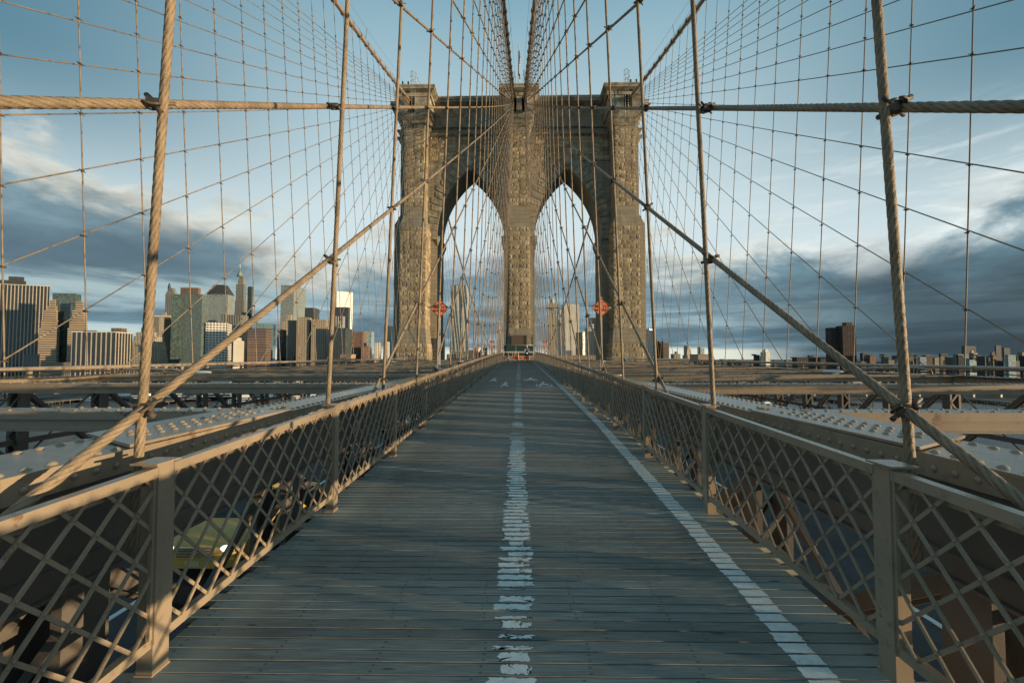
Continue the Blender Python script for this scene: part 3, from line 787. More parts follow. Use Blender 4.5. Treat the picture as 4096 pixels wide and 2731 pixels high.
# ------------------------------------------------------------------ the stone tower
def Zt(y,Y,x=2077): return atY(x,y,Y).z
def rock_face(b,rows,plane,Yf,zfun,seed=0,relief=.12,sub=(6,4)):
    # rows: list of (z0,z1); zfun(z)->(u0,u1,depth) extents of the face; each block is a rough pillow set in a mortar bed
    rg=random.Random(seed)
    for ri,(z0,z1) in enumerate(rows):
        u0,u1,d0=zfun((z0+z1)/2); L=u1-u0
        n=max(1,round(L/(1.02 if ri%2 else 1.5))); cuts=[0]
        if ri%2==0: cuts+= [ (i+rg.uniform(-.12,.12))/n for i in range(1,n)]
        else: cuts+= [ (i+.5+rg.uniform(-.12,.12))/n for i in range(0,n) if (i+.5)/n<.95]
        cuts.append(1); cuts=sorted(cuts)
        for c0,c1 in zip(cuts[:-1],cuts[1:]):
            a,c=u0+L*c0+.022,u0+L*c1-.022
            if c-a<.1: continue
            b.c=rg.uniform(.70,1.15); rl=relief*rg.uniform(.5,1.1); tilt=rg.uniform(-.4,.4)
            nx=max(4,int((c-a)/.13)); nz=5; vs=[]
            off=Vector((rg.uniform(0,50),rg.uniform(0,50),0))
            for i in range(nz+1):
                for k in range(nx+1):
                    fu=k/nx; fv=i/nz; u=a+(c-a)*fu; z=z0+.03+(z1-z0-.06)*fv
                    e=min(1,min(fu,1-fu)*4.5)*min(1,min(fv,1-fv)*3.2)
                    h=rl*e*(.55+.5*mnoise.noise(Vector((u*2.2,z*2.2,0))+off)+.9*mnoise.noise(Vector((u*5.5,z*5.5,3))+off)+tilt*(fu-.5)) +.015
                    if i in(0,nz) or k in (0,nx): h=0.0
                    if plane=='y': vs.append((u,Yf(z)-max(0,h),z))
                    elif plane=='x+': vs.append((Yf(z)+max(0,h),u,z))
                    else: vs.append((Yf(z)-max(0,h),u,z))
            w=nx+1
            fs=[(i*w+k,i*w+k+1,(i+1)*w+k+1,(i+1)*w+k) for i in range(nz) for k in range(nx)]
            if plane=='x-': fs=[f[::-1] for f in fs]
            b.add(vs,fs)
    b.c=1.0
def tower():
    root=thing('stone_tower','massive tan granite bridge tower with two pointed arches and three buttresses','tower')
    Yw=71.0; Yb=77.2            # front and back of the arched wall
    ztop=Zt(333,66.2); zbase=-8.0
    zs=Zt(946,Yw); za=Zt(672,Yw)      # spring and apex
    zcorn=Zt(432,Yw)                  # underside of the top cornice
    JO,JI=12.95,2.4                   # arch jambs
    a=(JO-JI)/2; h=za-zs; Rr=(a*a+h*h)/(2*a)
    def arch(x):   # height of the intrados at lateral x (positive side)
        d=min(x-JI,JO-x); d=max(0,d); return zs+math.sqrt(max(0,Rr*Rr-(Rr-d)**2))
    w=MB(); wallw=18.85
    for s in (-1,1):
        X=sorted((s*JO,s*wallw)); w.box(X[0],X[1],Yw,Yb,zbase,zcorn)
        n=40; xs=[JI+(JO-JI)*(.5-.5*math.cos(math.pi*i/n)) for i in range(n+1)]
        for x0,x1 in zip(xs[:-1],xs[1:]):
            z0,z1=arch(x0),arch(x1); q=[(s*x0,z0),(s*x1,z1),(s*x1,zcorn),(s*x0,zcorn)]
            f=[(q[0][0],Yw,q[0][1]),(q[1][0],Yw,q[1][1]),(q[2][0],Yw,q[2][1]),(q[3][0],Yw,q[3][1])]
            g=[(p[0],Yb,p[2]) for p in f]
            w.add(f+g,[(0,1,2,3) if s>0 else (3,2,1,0),(7,6,5,4) if s>0 else (4,5,6,7),(0,4,5,1) if s>0 else (1,5,4,0),(3,2,6,7)])
    w.box(-JI,JI,Yw,Yb,zbase,zcorn)
    # lower flare of the end piers
    zf1,zf2=Zt(859,Yw),Zt(899,Yw)
    for s in (-1,1):
        r0=sorted((s*14.0,s*19.75)); r1=sorted((s*14.0,s*18.86)); w.frustum((r0[0],r0[1],Yw-.01,Yb+.4),zf2,(r1[0],r1[1],Yw-.005,Yb),zf1)
        w.box(r0[0],r0[1],Yw-.01,Yb+.4,zbase,zf2)
    # buttress behind, so the tower has its full depth on the outer piers
    for s in (-1,1):
        r=sorted((s*14.4,s*17.4)); w.box(r[0],r[1],Yb,Yb+3.3,zbase,zcorn)
    w.box(-1.6,1.6,Yb,Yb+3.3,zbase,zcorn)
    w.build('arched_wall',ASHLAR,root)
    # rock faced band high on the wall
    zb0,zb1=Zt(640,Yw),Zt(545,Yw); rows=[(zb0+i*(zb1-zb0)/6,zb0+(i+1)*(zb1-zb0)/6) for i in range(6)]
    for s in (-1,1):
        b=MB(); r=sorted((s*2.45,s*14.3)); rock_face(b,rows,'y',lambda z:Yw-.02,lambda z:(r[0],r[1],0),seed=5+s,relief=.12)
        b.build('rock_faced_band',BLOCK,root)
    # voussoirs: stepped blocks round each arch
    for s in (-1,1):
        b=MB(); N=13
        for half in (0,1):
            for i in range(N):
                t0=math.asin(min(1,h/Rr))*i/N; t1=math.asin(min(1,h/Rr))*(i+1)/N
                g=.006
                def pt(t,rr): # half 0: outer jamb side
                    x=JO-(Rr-rr*math.cos(t)) if half==0 else JI+(Rr-rr*math.cos(t))
                    # circle centre lies Rr inside of the jamb
                    x=(JO-Rr+rr*math.cos(t)) if half==0 else (JI+Rr-rr*math.cos(t))
                    return x,zs+rr*math.sin(t)
                dep=1.25+.75*(i/N)+(0.35 if i%2 else 0)
                p0=pt(t0+g,Rr); p1=pt(t1-g,Rr); q1=pt(t1-g,Rr+dep); q0=pt(t0+g,Rr+dep)
                mid=(JO+JI)/2
                def cl(p,ref):
                    x,z=p
                    if half==0 and x<mid+.03: x=mid+.03
                    if half==1 and x>mid-.03: x=mid-.03
                    return (x,z)
                P=[cl(p,None) for p in (p0,p1,q1,q0)]
                # stepped outer corner
                if half==0: poly=[P[0],P[3],(min(P[3][0],JO+1.9),P[2][1]),(P[2][0],P[2][1]),P[1]] if i<N-2 else P
                else: poly=[P[0],P[3],P[2],P[1]]
                poly=[P[0],P[1],P[2],(P[3][0],P[2][1]) if i<N-3 else P[3],P[3]]
                poly=[p for k,p in enumerate(poly) if k==0 or (abs(p[0]-poly[k-1][0])+abs(p[1]-poly[k-1][1]))>.01]
                if half==1: pass
                b.c=random.uniform(.85,1.15)
                b.prism([(s*p[0],p[1]) for p in poly],'y',Yw-.10-.015*(i%2),Yw+.02)
        b.build('arch_voussoirs',ASHV,root)
        # pendant corbel over the point
        k=MB(); m=s*(JO+JI)/2; zt=Zt(612,Yw); zv=Zt(668,Yw); zm=Zt(648,Yw)
        k.prism([(m-.62,zt),(m+.62,zt),(m+.62,zm),(m,zv),(m-.62,zm)],'y',Yw-.55,Yw)
        k.prism([(m-.95,zt),(m+.95,zt),(m+.95,zm-.1),(m,zv-.75),(m-.95,zm-.1)],'y',Yw-.30,Yw-.005)
        k.build('pendant_corbel',CORN,root)
        # impost mouldings
        for jx,dr in ((JO,-1),(JI,1)):
            im=MB(); x0,x1=sorted((s*(jx+dr*.42),s*(jx-dr*.02) if dr<0 else s*(jx-.02)))
            im.frustum((sorted((s*jx,s*(jx+dr*.02)))[0],sorted((s*jx,s*(jx+dr*.02)))[1],Yw-.05,Yb+.05),zs-1.5,(x0,x1,Yw-.25,Yb+.2),zs-.45)
            im.box(x0,x1,Yw-.27,Yb+.22,zs-.45,zs+.05)
            im.build('impost_moulding',CORN,root)
        li=MB(); r=sorted((s*13.0,s*14.4)); li.box(r[0],r[1],Yw-.27,Yw,zs-.45,zs+.05); li.build('impost_moulding',CORN,root)
    # string courses across the wall
    for y0,y1,d in ((503,514,.45),(531,543,.55),(641,646,.16)):
        b=MB()
        for s in (-1,1):
            r=sorted((s*1.7,s*14.35)); z1,z0=Zt(y0,Yw-d),Zt(y1,Yw-d*.4)
            b.frustum((r[0],r[1],Yw-.06,Yw+.1),z0,(r[0],r[1],Yw-d,Yw+.1),z0+(z1-z0)*.6); b.box(r[0],r[1],Yw-d-.004,Yw+.1,z0+(z1-z0)*.6,z1)
        b.build('string_course',CORN,root)
    # main cornice between the buttress caps, sloping soffit
    Yc=69.3; zt2=Zt(382,Yc)
    for s in (-1,1):
        b=MB(); r=sorted((s*2.0,s*14.6)); z1=Zt(394,Yc); 
        z2=Zt(402,Yc); z3=Zt(418,Yw-.9); z4=Zt(432,Yw-.8)
        b.box(r[0],r[1],Yc,Yb+1.5,z1,zt2); b.box(r[0],r[1],Yc+.12,Yb+1.4,z2,z1-.002)
        b.prism([(Yc+.14,z2-.002),(Yw-.5,z3),(Yb,z3),(Yb,z2-.002)],'x',r[0],r[1])
        b.box(r[0],r[1],Yw-.55,Yb,z4,z3-.002); b.prism([(Yw-.5,z4-.003),(Yw,z4-1.0),(Yb,z4-1.0),(Yb,z4-.003)],'x',r[0],r[1])
        b.build('cornice',CORN,root)
        # end cornice past the outer buttress
        b=MB(); r=sorted((s*17.0,s*20.4)); r2=sorted((s*17.0,s*18.9)); zt=Zt(402,70.6)
        b.box(r[0],r[1],70.5,Yb+1.5,zt-.95,zt); b.frustum((r2[0],r2[1],71.0,Yb+.2),zt-3.2,(r[0],r[1],70.6,Yb+1.4),zt-.952); b.build('cornice',CORN,root)
        b=MB()
        for yy in (520,548):
            z=Zt(yy,Yw); r3=sorted((s*17.0,s*19.5)); b.frustum((r2[0],r2[1],Yw-.05,Yb),z-1.0,(r3[0],r3[1],Yw-.4,Yb),z)
        b.build('string_course',CORN,root)
    # buttresses
    for bi,cx in enumerate((-15.95,0,15.95)):
        ctr=bi==1
        hu,hm,hb=(1.52,1.54,1.85) if ctr else (1.50,1.95,2.32)
        yu,ym,yb_=(67.7,67.7,67.35) if ctr else (67.7,67.35,67.0)
        z1,z2=(Zt(859,67.5),Zt(899,67.5)); z3,z4=(Zt(1319,67.3),Zt(1387,67.3))
        def half(z): return float(np.interp(z,[zbase,z4,z3,z2,z1,60],[hb,hb,hm,hm,hu,hu]))
        def front(z): return float(np.interp(z,[zbase,z4,z3,z2,z1,60],[yb_,yb_,ym,ym,yu,yu]))
        c=cx
        zT=Zt(466,67.7)
        core=MB(); lv=[zbase,z4,z3,z2,z1,zT]
        for q0,q1 in zip(lv[:-1],lv[1:]):
            h0,h1=half(q0),half(q1); sh=-.05 if ctr else 0
            core.frustum((c-h0,c+h0,front(q0),Yw+.1),q0,(c-h1,c+h1,front(q1),Yw+.1),q1)
        bt=core.build('buttress',ASHLAR,root)
        rows=[]; z=zbase+2; i=0
        zt_rock=Zt(518,67.7)
        while z<zt_rock:
            hgt=.70 if z<z2 else .60
            smooth=(z2-.3<z<z1+.9) or (z3-.2>z>z4+.2) 
            if not smooth: rows.append((z,min(z+hgt,zt_rock)))
            z+=hgt
        if ctr: rows=[r for r in rows if r[0]>z3]
        grp=[[]]
        for r_ in rows:
            if grp[-1] and r_[0]-grp[-1][-1][1]>.05: grp.append([])
            grp[-1].append(r_)
        for gi,g_ in enumerate(grp):
            for pl_,fy,ex,rl in (('y',lambda z:front(z)-.01,lambda z:(c-half(z),c+half(z),0),.09),('x+',lambda z:c+half(z)+.01,lambda z:(front(z),Yw-.05,0),.12),('x-',lambda z:c-half(z)-.01,lambda z:(front(z),Yw-.05,0),.12)):
                rk=MB(); rock_face(rk,g_,pl_,fy,ex,seed=bi*11+gi+len(pl_),relief=rl); rk.build('rusticated_face',BLOCK,bt)
        # stepped necking and the saddle block with its cable slot
        nk=MB(); za_=Zt(491,67.4); zb_=Zt(473,67.4); zc_=Zt(452,67.4); zd_=Zt(432,67.4); ze=Zt(384,67.4)
        ht=hu+.05
        nk.frustum((c-ht,c+ht,67.6,Yw),za_-.5,(c-ht-.3,c+ht+.3,67.25,Yw),za_); nk.frustum((c-ht-.05,c+ht+.05,67.5,Yw),za_+.002,(c-ht-.15,c+ht+.15,67.4,Yw),zb_-.25)
        nk.frustum((c-ht-.15,c+ht+.15,67.4,Yw),zb_-.248,(c-ht-.5,c+ht+.5,67.1,Yw),zb_)
        nk.frustum((c-ht-.3,c+ht+.3,67.3,Yw),zb_+.002,(c-ht-.85,c+ht+.75,67.0,Yw),zc_)
        # saddle block in pieces around the slots
        if ctr: slots=[(-1.30,-.42),(.42,1.30)]; o0,o1=-2.15,2.15
        else:
            o=1 if cx>0 else -1; sl=sorted((o*(16.73-.95),o*(16.73+.25))); slots=[(sl[0],sl[1])]; o0,o1=c-ht-.95,c+ht+.85
        segs=[]; x=o0
        for q in slots: segs.append((x,q[0])); x=q[1]
        segs.append((x,o1))
        for q in segs: nk.box(q[0],q[1],67.15,Yw+3,zd_-.7,ze)
        nk.box(o0+.02,o1-.02,70.4,Yw+3.1,zd_-.69,ze)      # back of the slots
        nk.box(o0-.1,o1+.1,67.02,Yw+3,zc_+.003,zd_-.702)
        nk.build('saddle_block',CORN,bt)
        cp=MB(); zu=ztop; f0=Zt(348,66.2); f1=Zt(366,66.9); f2=Zt(382,67.0)
        if ctr: X0,X1=-3.05,3.05
        else: X0,X1=(c-2.6,c+3.35) if cx<0 else (c-3.35,c+2.6)
        cp.box(X0,X1,66.2,Yb+3,f0+.30,zu); cp.box(X0+.1,X1-.1,66.3,Yb+2.9,f0,f0+.298)
        cp.frustum((o0-.3,o1+.3,67.0,Yb+2),f1,(X0+.12,X1-.12,66.35,Yb+2.8),f0-.002)
        cp.box(o0-.28,o1+.28,67.0,Yb+2,f2,f1-.002); cp.box(o0-.1,o1+.1,67.1,Yb+2,ze+.002,f2-.002)
        cp.build('buttress_cap',CORN,bt)
        # ladder cage and posts
        lc=MB(); lx=c+(.2 if cx<=0 else -.2) if not ctr else 0
        for lx in ([c+.1] if not ctr else [-1.05,1.05]):
            for dx in (-.24,.24): lc.tube([(lx+dx,66.6,zu-6.4 if not ctr else zu-4.2),(lx+dx,66.5,zu+2.1)],.035,5)
            z=zu-4
            while z<zu+1.6: lc.tube([(lx-.24,66.55,z),(lx+.24,66.55,z)],.02,4); z+=.35
            for z in (zu+.5,zu+1.2,zu+1.9):
                lc.tube([(lx+.42*math.cos(t),66.5-.5*math.sin(t),z) for t in np.linspace(0,math.pi,9)],.03,5)
            for t in (0,math.pi/2,math.pi): lc.tube([(lx+.42*math.cos(t),66.5-.5*math.sin(t),zu+.3),(lx+.42*math.cos(t),66.5-.5*math.sin(t),zu+1.9)],.025,5)
            lc.tube([(lx+.5,66.9,zu),(lx+.5,66.9,zu+1.5),(lx+.5,68.4,zu+1.5),(lx+.5,68.4,zu)],.03,5)
        lc.build('ladder_cage',GALV,bt)
        pp=MB()
        for dx in ((-1.6,-.75) if cx<0 else (.75,1.6) if cx>0 else (-1.0,1.0)):
            pp.box(c+dx-.1,c+dx+.1,66.7,66.9,zu-.9,zu+.75)
        pp.build('rope_post',DARK,bt)
    # bronze plaque on the centre pier
    pl=MB(); z0,z1=Zt(1382,66.9),Zt(1343,66.9); pl.box(-1.02,1.02,66.95,67.3,z0-.1,z1); fr=pl.build('plaque',simple('bronze',(.15,.105,.07),.5,.3),root)
    q=MB(); q.box(-1.12,1.12,66.9,67.2,z1+.003,z1+.12); q.box(-1.12,-1.023,66.9,67.2,z0-.1,z1); q.box(1.023,1.12,66.9,67.2,z0-.1,z1)
    for i in range(9): q.box(-.8,.8-.1*(i%3),66.935,66.948,z0+.12+i*.14,z0+.155+i*.14)
    q.build('plaque_frame',simple('bronze_edge',(.2,.15,.10),.5,.3),fr)
ASHV=mat('voussoir_stone',(.36,.33,.255),.9,var=.25,scale=1.0,bump=.4,bscale=6,tone=1.0,spec=.15,dirt=((.2,.175,.13),.7,.5))
tower()
# flag on the centre pier
def flag():
    zt=Zt(187,70); root=thing('flag','limp striped flag with a starred blue corner hanging on a pole above the centre pier','flag',(-.1,70,Zt(333,70)-.5))
    Z0=Zt(333,70)-.5; p=MB(); p.tube([(0,0,0),(0,0,zt-Z0)],[.09,.05],8); p.sphere((0,0,zt-Z0+.08),.12); p.build('flagpole',simple('white_pole',(.6,.6,.58),.4),root)
    m=bpy.data.materials.new('flag_cloth'); m.use_nodes=True; t=NT(m.node_tree); bb=t.n['Principled BSDF']
    u,v,_=t.sep(t.new('ShaderNodeUVMap').outputs[0])
    st=t.m('GREATER_THAN',t.m('FRACT',t.m('MULTIPLY',v,6.5)),.5)
    c=t.mix(st,(.45,.02,.03),(.7,.68,.66))
    vo=t.new('ShaderNodeTexVoronoi'); t.put(vo.inputs['Vector'],t.comb(t.m('MULTIPLY',u,14.0),t.m('MULTIPLY',v,10.0),0.0)); vo.inputs['Randomness'].default_value=0; vo.inputs['Scale'].default_value=1
    can=t.mix(t.m('LESS_THAN',vo.outputs[0],.25),(.02,.03,.12),(.7,.7,.7))
    c=t.mix(t.m('MULTIPLY',t.m('LESS_THAN',u,.42),t.m('GREATER_THAN',v,.46)),c,can); t.l.new(c,bb.inputs['Base Color']); bb.inputs['Roughness'].default_value=.8
    b=MB(); nu,nv=26,22; vs=[]; H=zt-Z0
    for i in range(nv+1):
        for k in range(nu+1):
            U=k/nu; V=i/nv
            x=.06+.16*(1-math.cos(U*math.pi*5+V*1.5))*.8*min(1,U*4)+.05*U; y=.16*math.sin(U*math.pi*5+V*2)*min(1,U*4)
            z=H-.35-(1-V)*2.3-U*2.7+.12*math.sin(U*6+V*3); vs.append((x-.12*U+.05*math.sin(z*1.7),y,z))
    w=nu+1; fs=[];uv=[]
    for i in range(nv):
        for k in range(nu):
            fs.append((i*w+k,i*w+k+1,(i+1)*w+k+1,(i+1)*w+k)); uv.append([(k/nu,i/nv),((k+1)/nu,i/nv),((k+1)/nu,(i+1)/nv),(k/nu,(i+1)/nv)])
    b.smooth=True; b.add(vs,fs,uv); b.build('flag_cloth',m,root)
flag()
# ------------------------------------------------------------------ signs, barrier, fence
def text_mesh(txt,size,mat_,name,parent,loc,rot=(math.pi/2,0,0),ext=.002):
    cu=bpy.data.curves.new(name,'FONT'); cu.body=txt; cu.size=size; cu.align_x='CENTER'; cu.align_y='CENTER'; cu.extrude=ext; cu.offset=size*.012
    tmp=bpy.data.objects.new('t',cu); COL.objects.link(tmp); dg=bpy.context.evaluated_depsgraph_get()
    me=bpy.data.meshes.new_from_object(tmp.evaluated_get(dg)); bpy.data.objects.remove(tmp)
    me.materials.clear(); me.materials.append(mat_); me.name=name
    o=bpy.data.objects.new(name,me); COL.objects.link(o); o.parent=parent; o.location=loc; o.rotation_euler=rot; return o
def worksign(px,py,Y,hd,label,plate=False):
    p=atY(px,py,Y); root=thing('road_work_sign',label,'sign',(p.x,Y,p.z),group='orange work zone signs')
    s=hd; b=MB(); b.prism([(-s,0),(0,-s),(s,0),(0,s)],'y',-.006,.004); pan=b.build('sign_panel',ORANGE,root)
    b=MB(); k=s*.93; w=s*.045
    for (a,c),(d,e) in zip([(-k,0),(0,-k),(k,0),(0,k)],[(0,-k),(k,0),(0,k),(-k,0)]): b.bar((a,-.0085,c),(d,-.0085,e),w,.002,up=(0,1,0))
    b.build('border',BLACK,pan)
    text_mesh('WORK ZONE',s*.41,BLACK,'lettering',pan,(0,-.009,s*.10)); text_mesh('AHEAD',s*.41,BLACK,'lettering',pan,(0,-.009,-s*.26))
    b=MB(); zb=zc(Y)-p.z-.4; b.box(-.032,.032,.006,.046,zb,s*1.06); 
    b.box(-.05,.05,.0,.05,zb,zb+.25); b.build('post',simple('sign_post_steel',(.5,.52,.52),.5),root)
    b=MB()
    for x,z in ((-s*.88,0),(s*.88,0)): b.box(x-.035,x+.035,-.012,.012,z-.025,z+.025)
    for x,z in ((0,s*.8),(0,-s*.45)): b.sphere((x,-.01,z),.012,6,4)
    b.build('bracket',GALV,root)
    if plate:
        b=MB(); b.box(-s*.85,s*.85,-.008,.002,-s*2.6,-s*1.45); b.build('supplementary_panel',ORANGE,root)
        b=MB(); b.box(-s*.6,s*.6,-.010,-.0085,-s*1.9,-s*1.78); b.box(-s*.5,s*.5,-.010,-.0085,-s*2.2,-s*2.08); b.box(-.03,.03,-.012,.0,-s*3.6,-s*2.62); b.build('border',BLACK,root)
worksign(1758,1233.6,14.8,.315,'orange diamond WORK ZONE AHEAD sign on a steel post left of the walkway, nearer one')
worksign(2404.6,1230,14.5,.315,'orange diamond WORK ZONE AHEAD sign on a steel post right of the walkway, nearer one')
worksign(1968.7,1366,43.8,.25,'small distant orange diamond sign with a plate below, left of the walkway end',True)
worksign(2177.6,1366,43.8,.25,'small distant orange diamond sign with a plate below, right of the walkway end',True)
YE=58.0; ze=zd(57)
fr=thing('fence_screen','dark green mesh screen fence with a white strip closing the walkway before the tower','fence',(0,YE+.6,ze))
GREEN=simple('green_mesh',(.018,.05,.042),.85); WSTR=simple('white_strip',(.42,.48,.47),.7)
for x0,x1 in ((-1.98,-.47),(-.42,1.78)):
    b=MB(); b.box(x0,x1,-.01,.01,.58,1.93); b.build('mesh_panel',GREEN,fr)
    b=MB(); b.box(x0,x1,-.02,-.012,.98,1.17); b.build('white_band',WSTR,fr)
b=MB()
for x in (-2.0,-.445,1.8): b.tube([(x,0,-.1),(x,0,2.0)],.03,6)
b.tube([(-2.0,0,1.95),(1.8,0,1.95)],.025,6); b.tube([(-2.0,0,.56),(1.8,0,.56)],.025,6)
b.build('fence_frame',GALV,fr)
br=thing('concrete_barrier','low grey concrete barrier across the far end of the walkway','barrier',(0,YE+.2,ze))
b=MB(); b.prism([(-.3,-.05),(.3,-.05),(.25,.1),(.12,.28),(.10,.56),(-.10,.56),(-.12,.28),(-.25,.1)],'x',-1.98,1.8); b.build('barrier_block',mat('concrete',(.30,.29,.25),.85,var=.3,scale=4),br)
bd=thing('arrow_board','orange board with two black arrows pointing left on the concrete barrier','sign',(0,YE-.13,ze))
for x0,x1 in ((-.08,.66),(.68,1.42)):
    b=MB(); b.box(x0,x1,-.02,0,.13,.53); pn=b.build('arrow_panel',ORANGE,bd)
    b=MB(); c=(x0+x1)/2; b.prism([(x0+.06,.33),(x0+.24,.46),(x0+.24,.37),(x1-.08,.37),(x1-.08,.29),(x0+.24,.29),(x0+.24,.20)],'y',-.026,-.021); b.build('arrow',BLACK,pn)
def bollard(x,Y,h,r,label,col):
    t=thing('marker_post',label,'marker post',(x,Y,zd(Y)),group='orange marker posts')
    b=MB(); b.tube([(0,0,0),(0,0,h)],[r*1.05,r],10); b.sphere((0,0,h),r*1.02,10,6); b.build('tube',col,t)
    b=MB(); b.tube([(0,0,h*.72),(0,0,h*.84)],r*1.06,10); b.tube([(0,0,h*.5),(0,0,h*.6)],r*1.07,10); b.build('white_band',WSTR,t)
    b=MB(); b.tube([(0,0,0),(0,0,.05)],r*2.0,10); b.build('base',DARK,t)
OR2=simple('orange_plastic',(.75,.20,.08),.5)
bollard(-.15,56.6,.98,.085,'thick pale orange marker post at the end of the worn centre line',OR2)
for n,x in enumerate((-1.86,-1.36,-.83,-.60)): bollard(x,57.2,.95,.035,f'thin orange marker post, {ordn(n+1)} from the left railing at the walkway end',OR2)

# ------------------------------------------------------------------ people
def skin(name,J,E,m,parent,sub=1):
    me=bpy.data.meshes.new(name); me.from_pydata([j[:3] for j in J],E,[]); o=bpy.data.objects.new(name,me); COL.objects.link(o)
    md=o.modifiers.new('skin','SKIN'); md.use_smooth_shade=True
    for i,j in enumerate(J):
        r=j[3]; v=me.skin_vertices[0].data[i]; v.radius=(r,r) if not hasattr(r,'__len__') else r; v.use_root=(i==0)
    s=o.modifiers.new('sub','SUBSURF'); s.levels=sub; s.render_levels=sub
    dg=bpy.context.evaluated_depsgraph_get(); m2=bpy.data.meshes.new_from_object(o.evaluated_get(dg)); bpy.data.objects.remove(o)
    m2.materials.clear(); m2.materials.append(m); m2.name=name
    for p in m2.polygons: p.use_smooth=True
    o=bpy.data.objects.new(name,m2); COL.objects.link(o); o.parent=parent; return o
SKINM=simple('skin',(.42,.25,.17),.6); HAIR=simple('dark_hair',(.02,.015,.012),.7)
def person(label,loc,P,shirt,trous,rz=0,helmet=False,group=None):
    # P: joints hip, chest, neck, head, and per side shoulder/elbow/hand, hip/knee/foot
    t=thing('person',label,'person',loc,rz=rz,group=group)
    J=[(*P['hip'],(.14,.11)),(*P['chest'],(.165,.12)),(*P['neck'],.06),(*P['head'],(.085,.10))]; E=[(0,1),(1,2),(2,3)]
    hd=Vector(P['head'])
    J.append((hd.x,hd.y,hd.z+.10,(.075,.085))); E.append((3,4))
    for s in (0,1):
        a=len(J); J+= [(*P['sh'][s],.065),(*P['el'][s],.047),(*P['ha'][s],.034)]; E+= [(1,a),(a,a+1),(a+1,a+2)]
        e,h=Vector(P['el'][s]),Vector(P['ha'][s]); d=(h-e).normalized(); q=h+d*.08; J.append((*q,(.038,.018))); E.append((a+2,a+3))
        a=len(J); J+= [(*P['th'][s],.095),(*P['kn'][s],.062),(*P['an'][s],.042)]; E+= [(0,a),(a,a+1),(a+1,a+2)]
    body=skin('body',J,E,SKINM,t,1)
    # fingers, nose and ears join the body mesh
    b=MB()
    for s in (0,1):
        e,h=Vector(P['el'][s]),Vector(P['ha'][s]); d=(h-e).normalized(); sd_=d.cross(Vector((0,0,1))).normalized() if abs(d.z)<.95 else Vector((1,0,0))
        for k,L in enumerate((.065,.078,.072,.055)):
            o=h+d*.10+sd_*((k-1.5)*.019); b.tube([o,o+d*L*.55,o+d*L*.85+Vector((0,0,-L*.35))],[.0095,.009,.007],5)
        o=h+d*.05+sd_*.034; b.tube([o,o+d*.04+sd_*.02,o+d*.07+sd_*.012],[.011,.010,.008],5)
    b.sphere((hd.x,hd.y-.10,hd.z+.03),.017,6,5,(.8,1.2,1.3))
    for s in (-1,1): b.sphere((hd.x+s*.085,hd.y+.0,hd.z+.035),.022,6,5,(.4,.8,1.3))
    nb=b.build('x',SKINM); bm=__import__('bmesh').new(); bm.from_mesh(body.data); bm.from_mesh(nb.data); bm.to_mesh(body.data); bm.free(); bpy.data.objects.remove(nb)
    b=MB()
    for s in (-1,1): b.sphere((hd.x+s*.032,hd.y-.088,hd.z+.055),.010,6,4)
    b.box(hd.x-.025,hd.x+.025,hd.y-.100,hd.y-.088,hd.z-.03,hd.z-.022); b.build('eyes_and_mouth',BLACK,body)
    J=[(*P['hip'],(.155,.125)),(*P['chest'],(.18,.135))]; E=[(0,1)]
    for s in (0,1): a=len(J); J+= [(*P['sh'][s],.08),(*(Vector(P['el'][s])*.85+Vector(P['sh'][s])*.15),.062)]; E+= [(1,a),(a,a+1)]
    skin('shirt',J,E,shirt,t,1)
    J=[(P['hip'][0],P['hip'][1],P['hip'][2]-.02,(.165,.135))]; E=[]
    for s in (0,1): a=len(J); J+= [(*P['th'][s],.108),(*P['kn'][s],.078),(*(Vector(P['an'][s])*.93+Vector(P['kn'][s])*.07),.06)]; E+= [(0,a),(a,a+1),(a+1,a+2)]
    skin('trousers',J,E,trous,t,1)
    for s in (0,1):
        a=Vector(P['an'][s]); b=MB(); b.tube([a+Vector((0,.07,-.03)),a+Vector((0,-.02,-.02)),a+Vector((0,-.12,-.045)),a+Vector((0,-.19,-.055))],[.035,.048,.044,.03],8); b.build('shoe',BLACK,t)
    b=MB()
    if helmet:
        b.sphere((hd.x,hd.y+.01,hd.z+.125),.125,12,8,(.95,1.15,.72)); b.build('helmet',simple('white_helmet',(.62,.62,.6),.3),t)
        b=MB(); b.tube([(hd.x-.09,hd.y-.02,hd.z+.08),(hd.x-.05,hd.y-.03,hd.z-.07),(hd.x+.05,hd.y-.03,hd.z-.07),(hd.x+.09,hd.y-.02,hd.z+.08)],.006,4); b.build('chin_strap',BLACK,t)
    else: b.sphere((hd.x,hd.y+.02,hd.z+.10),.105,12,8,(.95,1.05,.9)); b.build('hair',HAIR,t)
    return t
Yc_=51.0; cx_=.87; zc0=zd(Yc_)
LAV=simple('lavender_shirt',(.42,.42,.58),.8); NAVY=simple('navy_cloth',(.02,.025,.05),.85)
cyc=person('person in lavender shirt, dark vest and white helmet riding a bicycle toward the camera',(cx_,Yc_,zc0),
  dict(hip=(0,.24,.98),chest=(0,-.02,1.32),neck=(0,-.10,1.50),head=(0,-.15,1.58),sh=((-.19,-.04,1.40),(.19,-.04,1.40)),el=((-.29,-.16,1.19),(.29,-.16,1.19)),ha=((-.25,-.42,1.04),(.25,-.42,1.04)),
       th=((-.10,.22,.90),(.10,.22,.90)),kn=((-.14,-.13,.68),(.13,-.06,.52)),an=((-.13,.03,.34),(.12,.02,.16))),LAV,NAVY,helmet=True)
b=MB(); b.box(-.13,.13,-.17,-.13,1.02,1.38); 
vest=skin('vest',[(0,.22,1.02,(.165,.14)),(0,-.02,1.33,(.17,.15))],[(0,1)],NAVY,cyc,1)
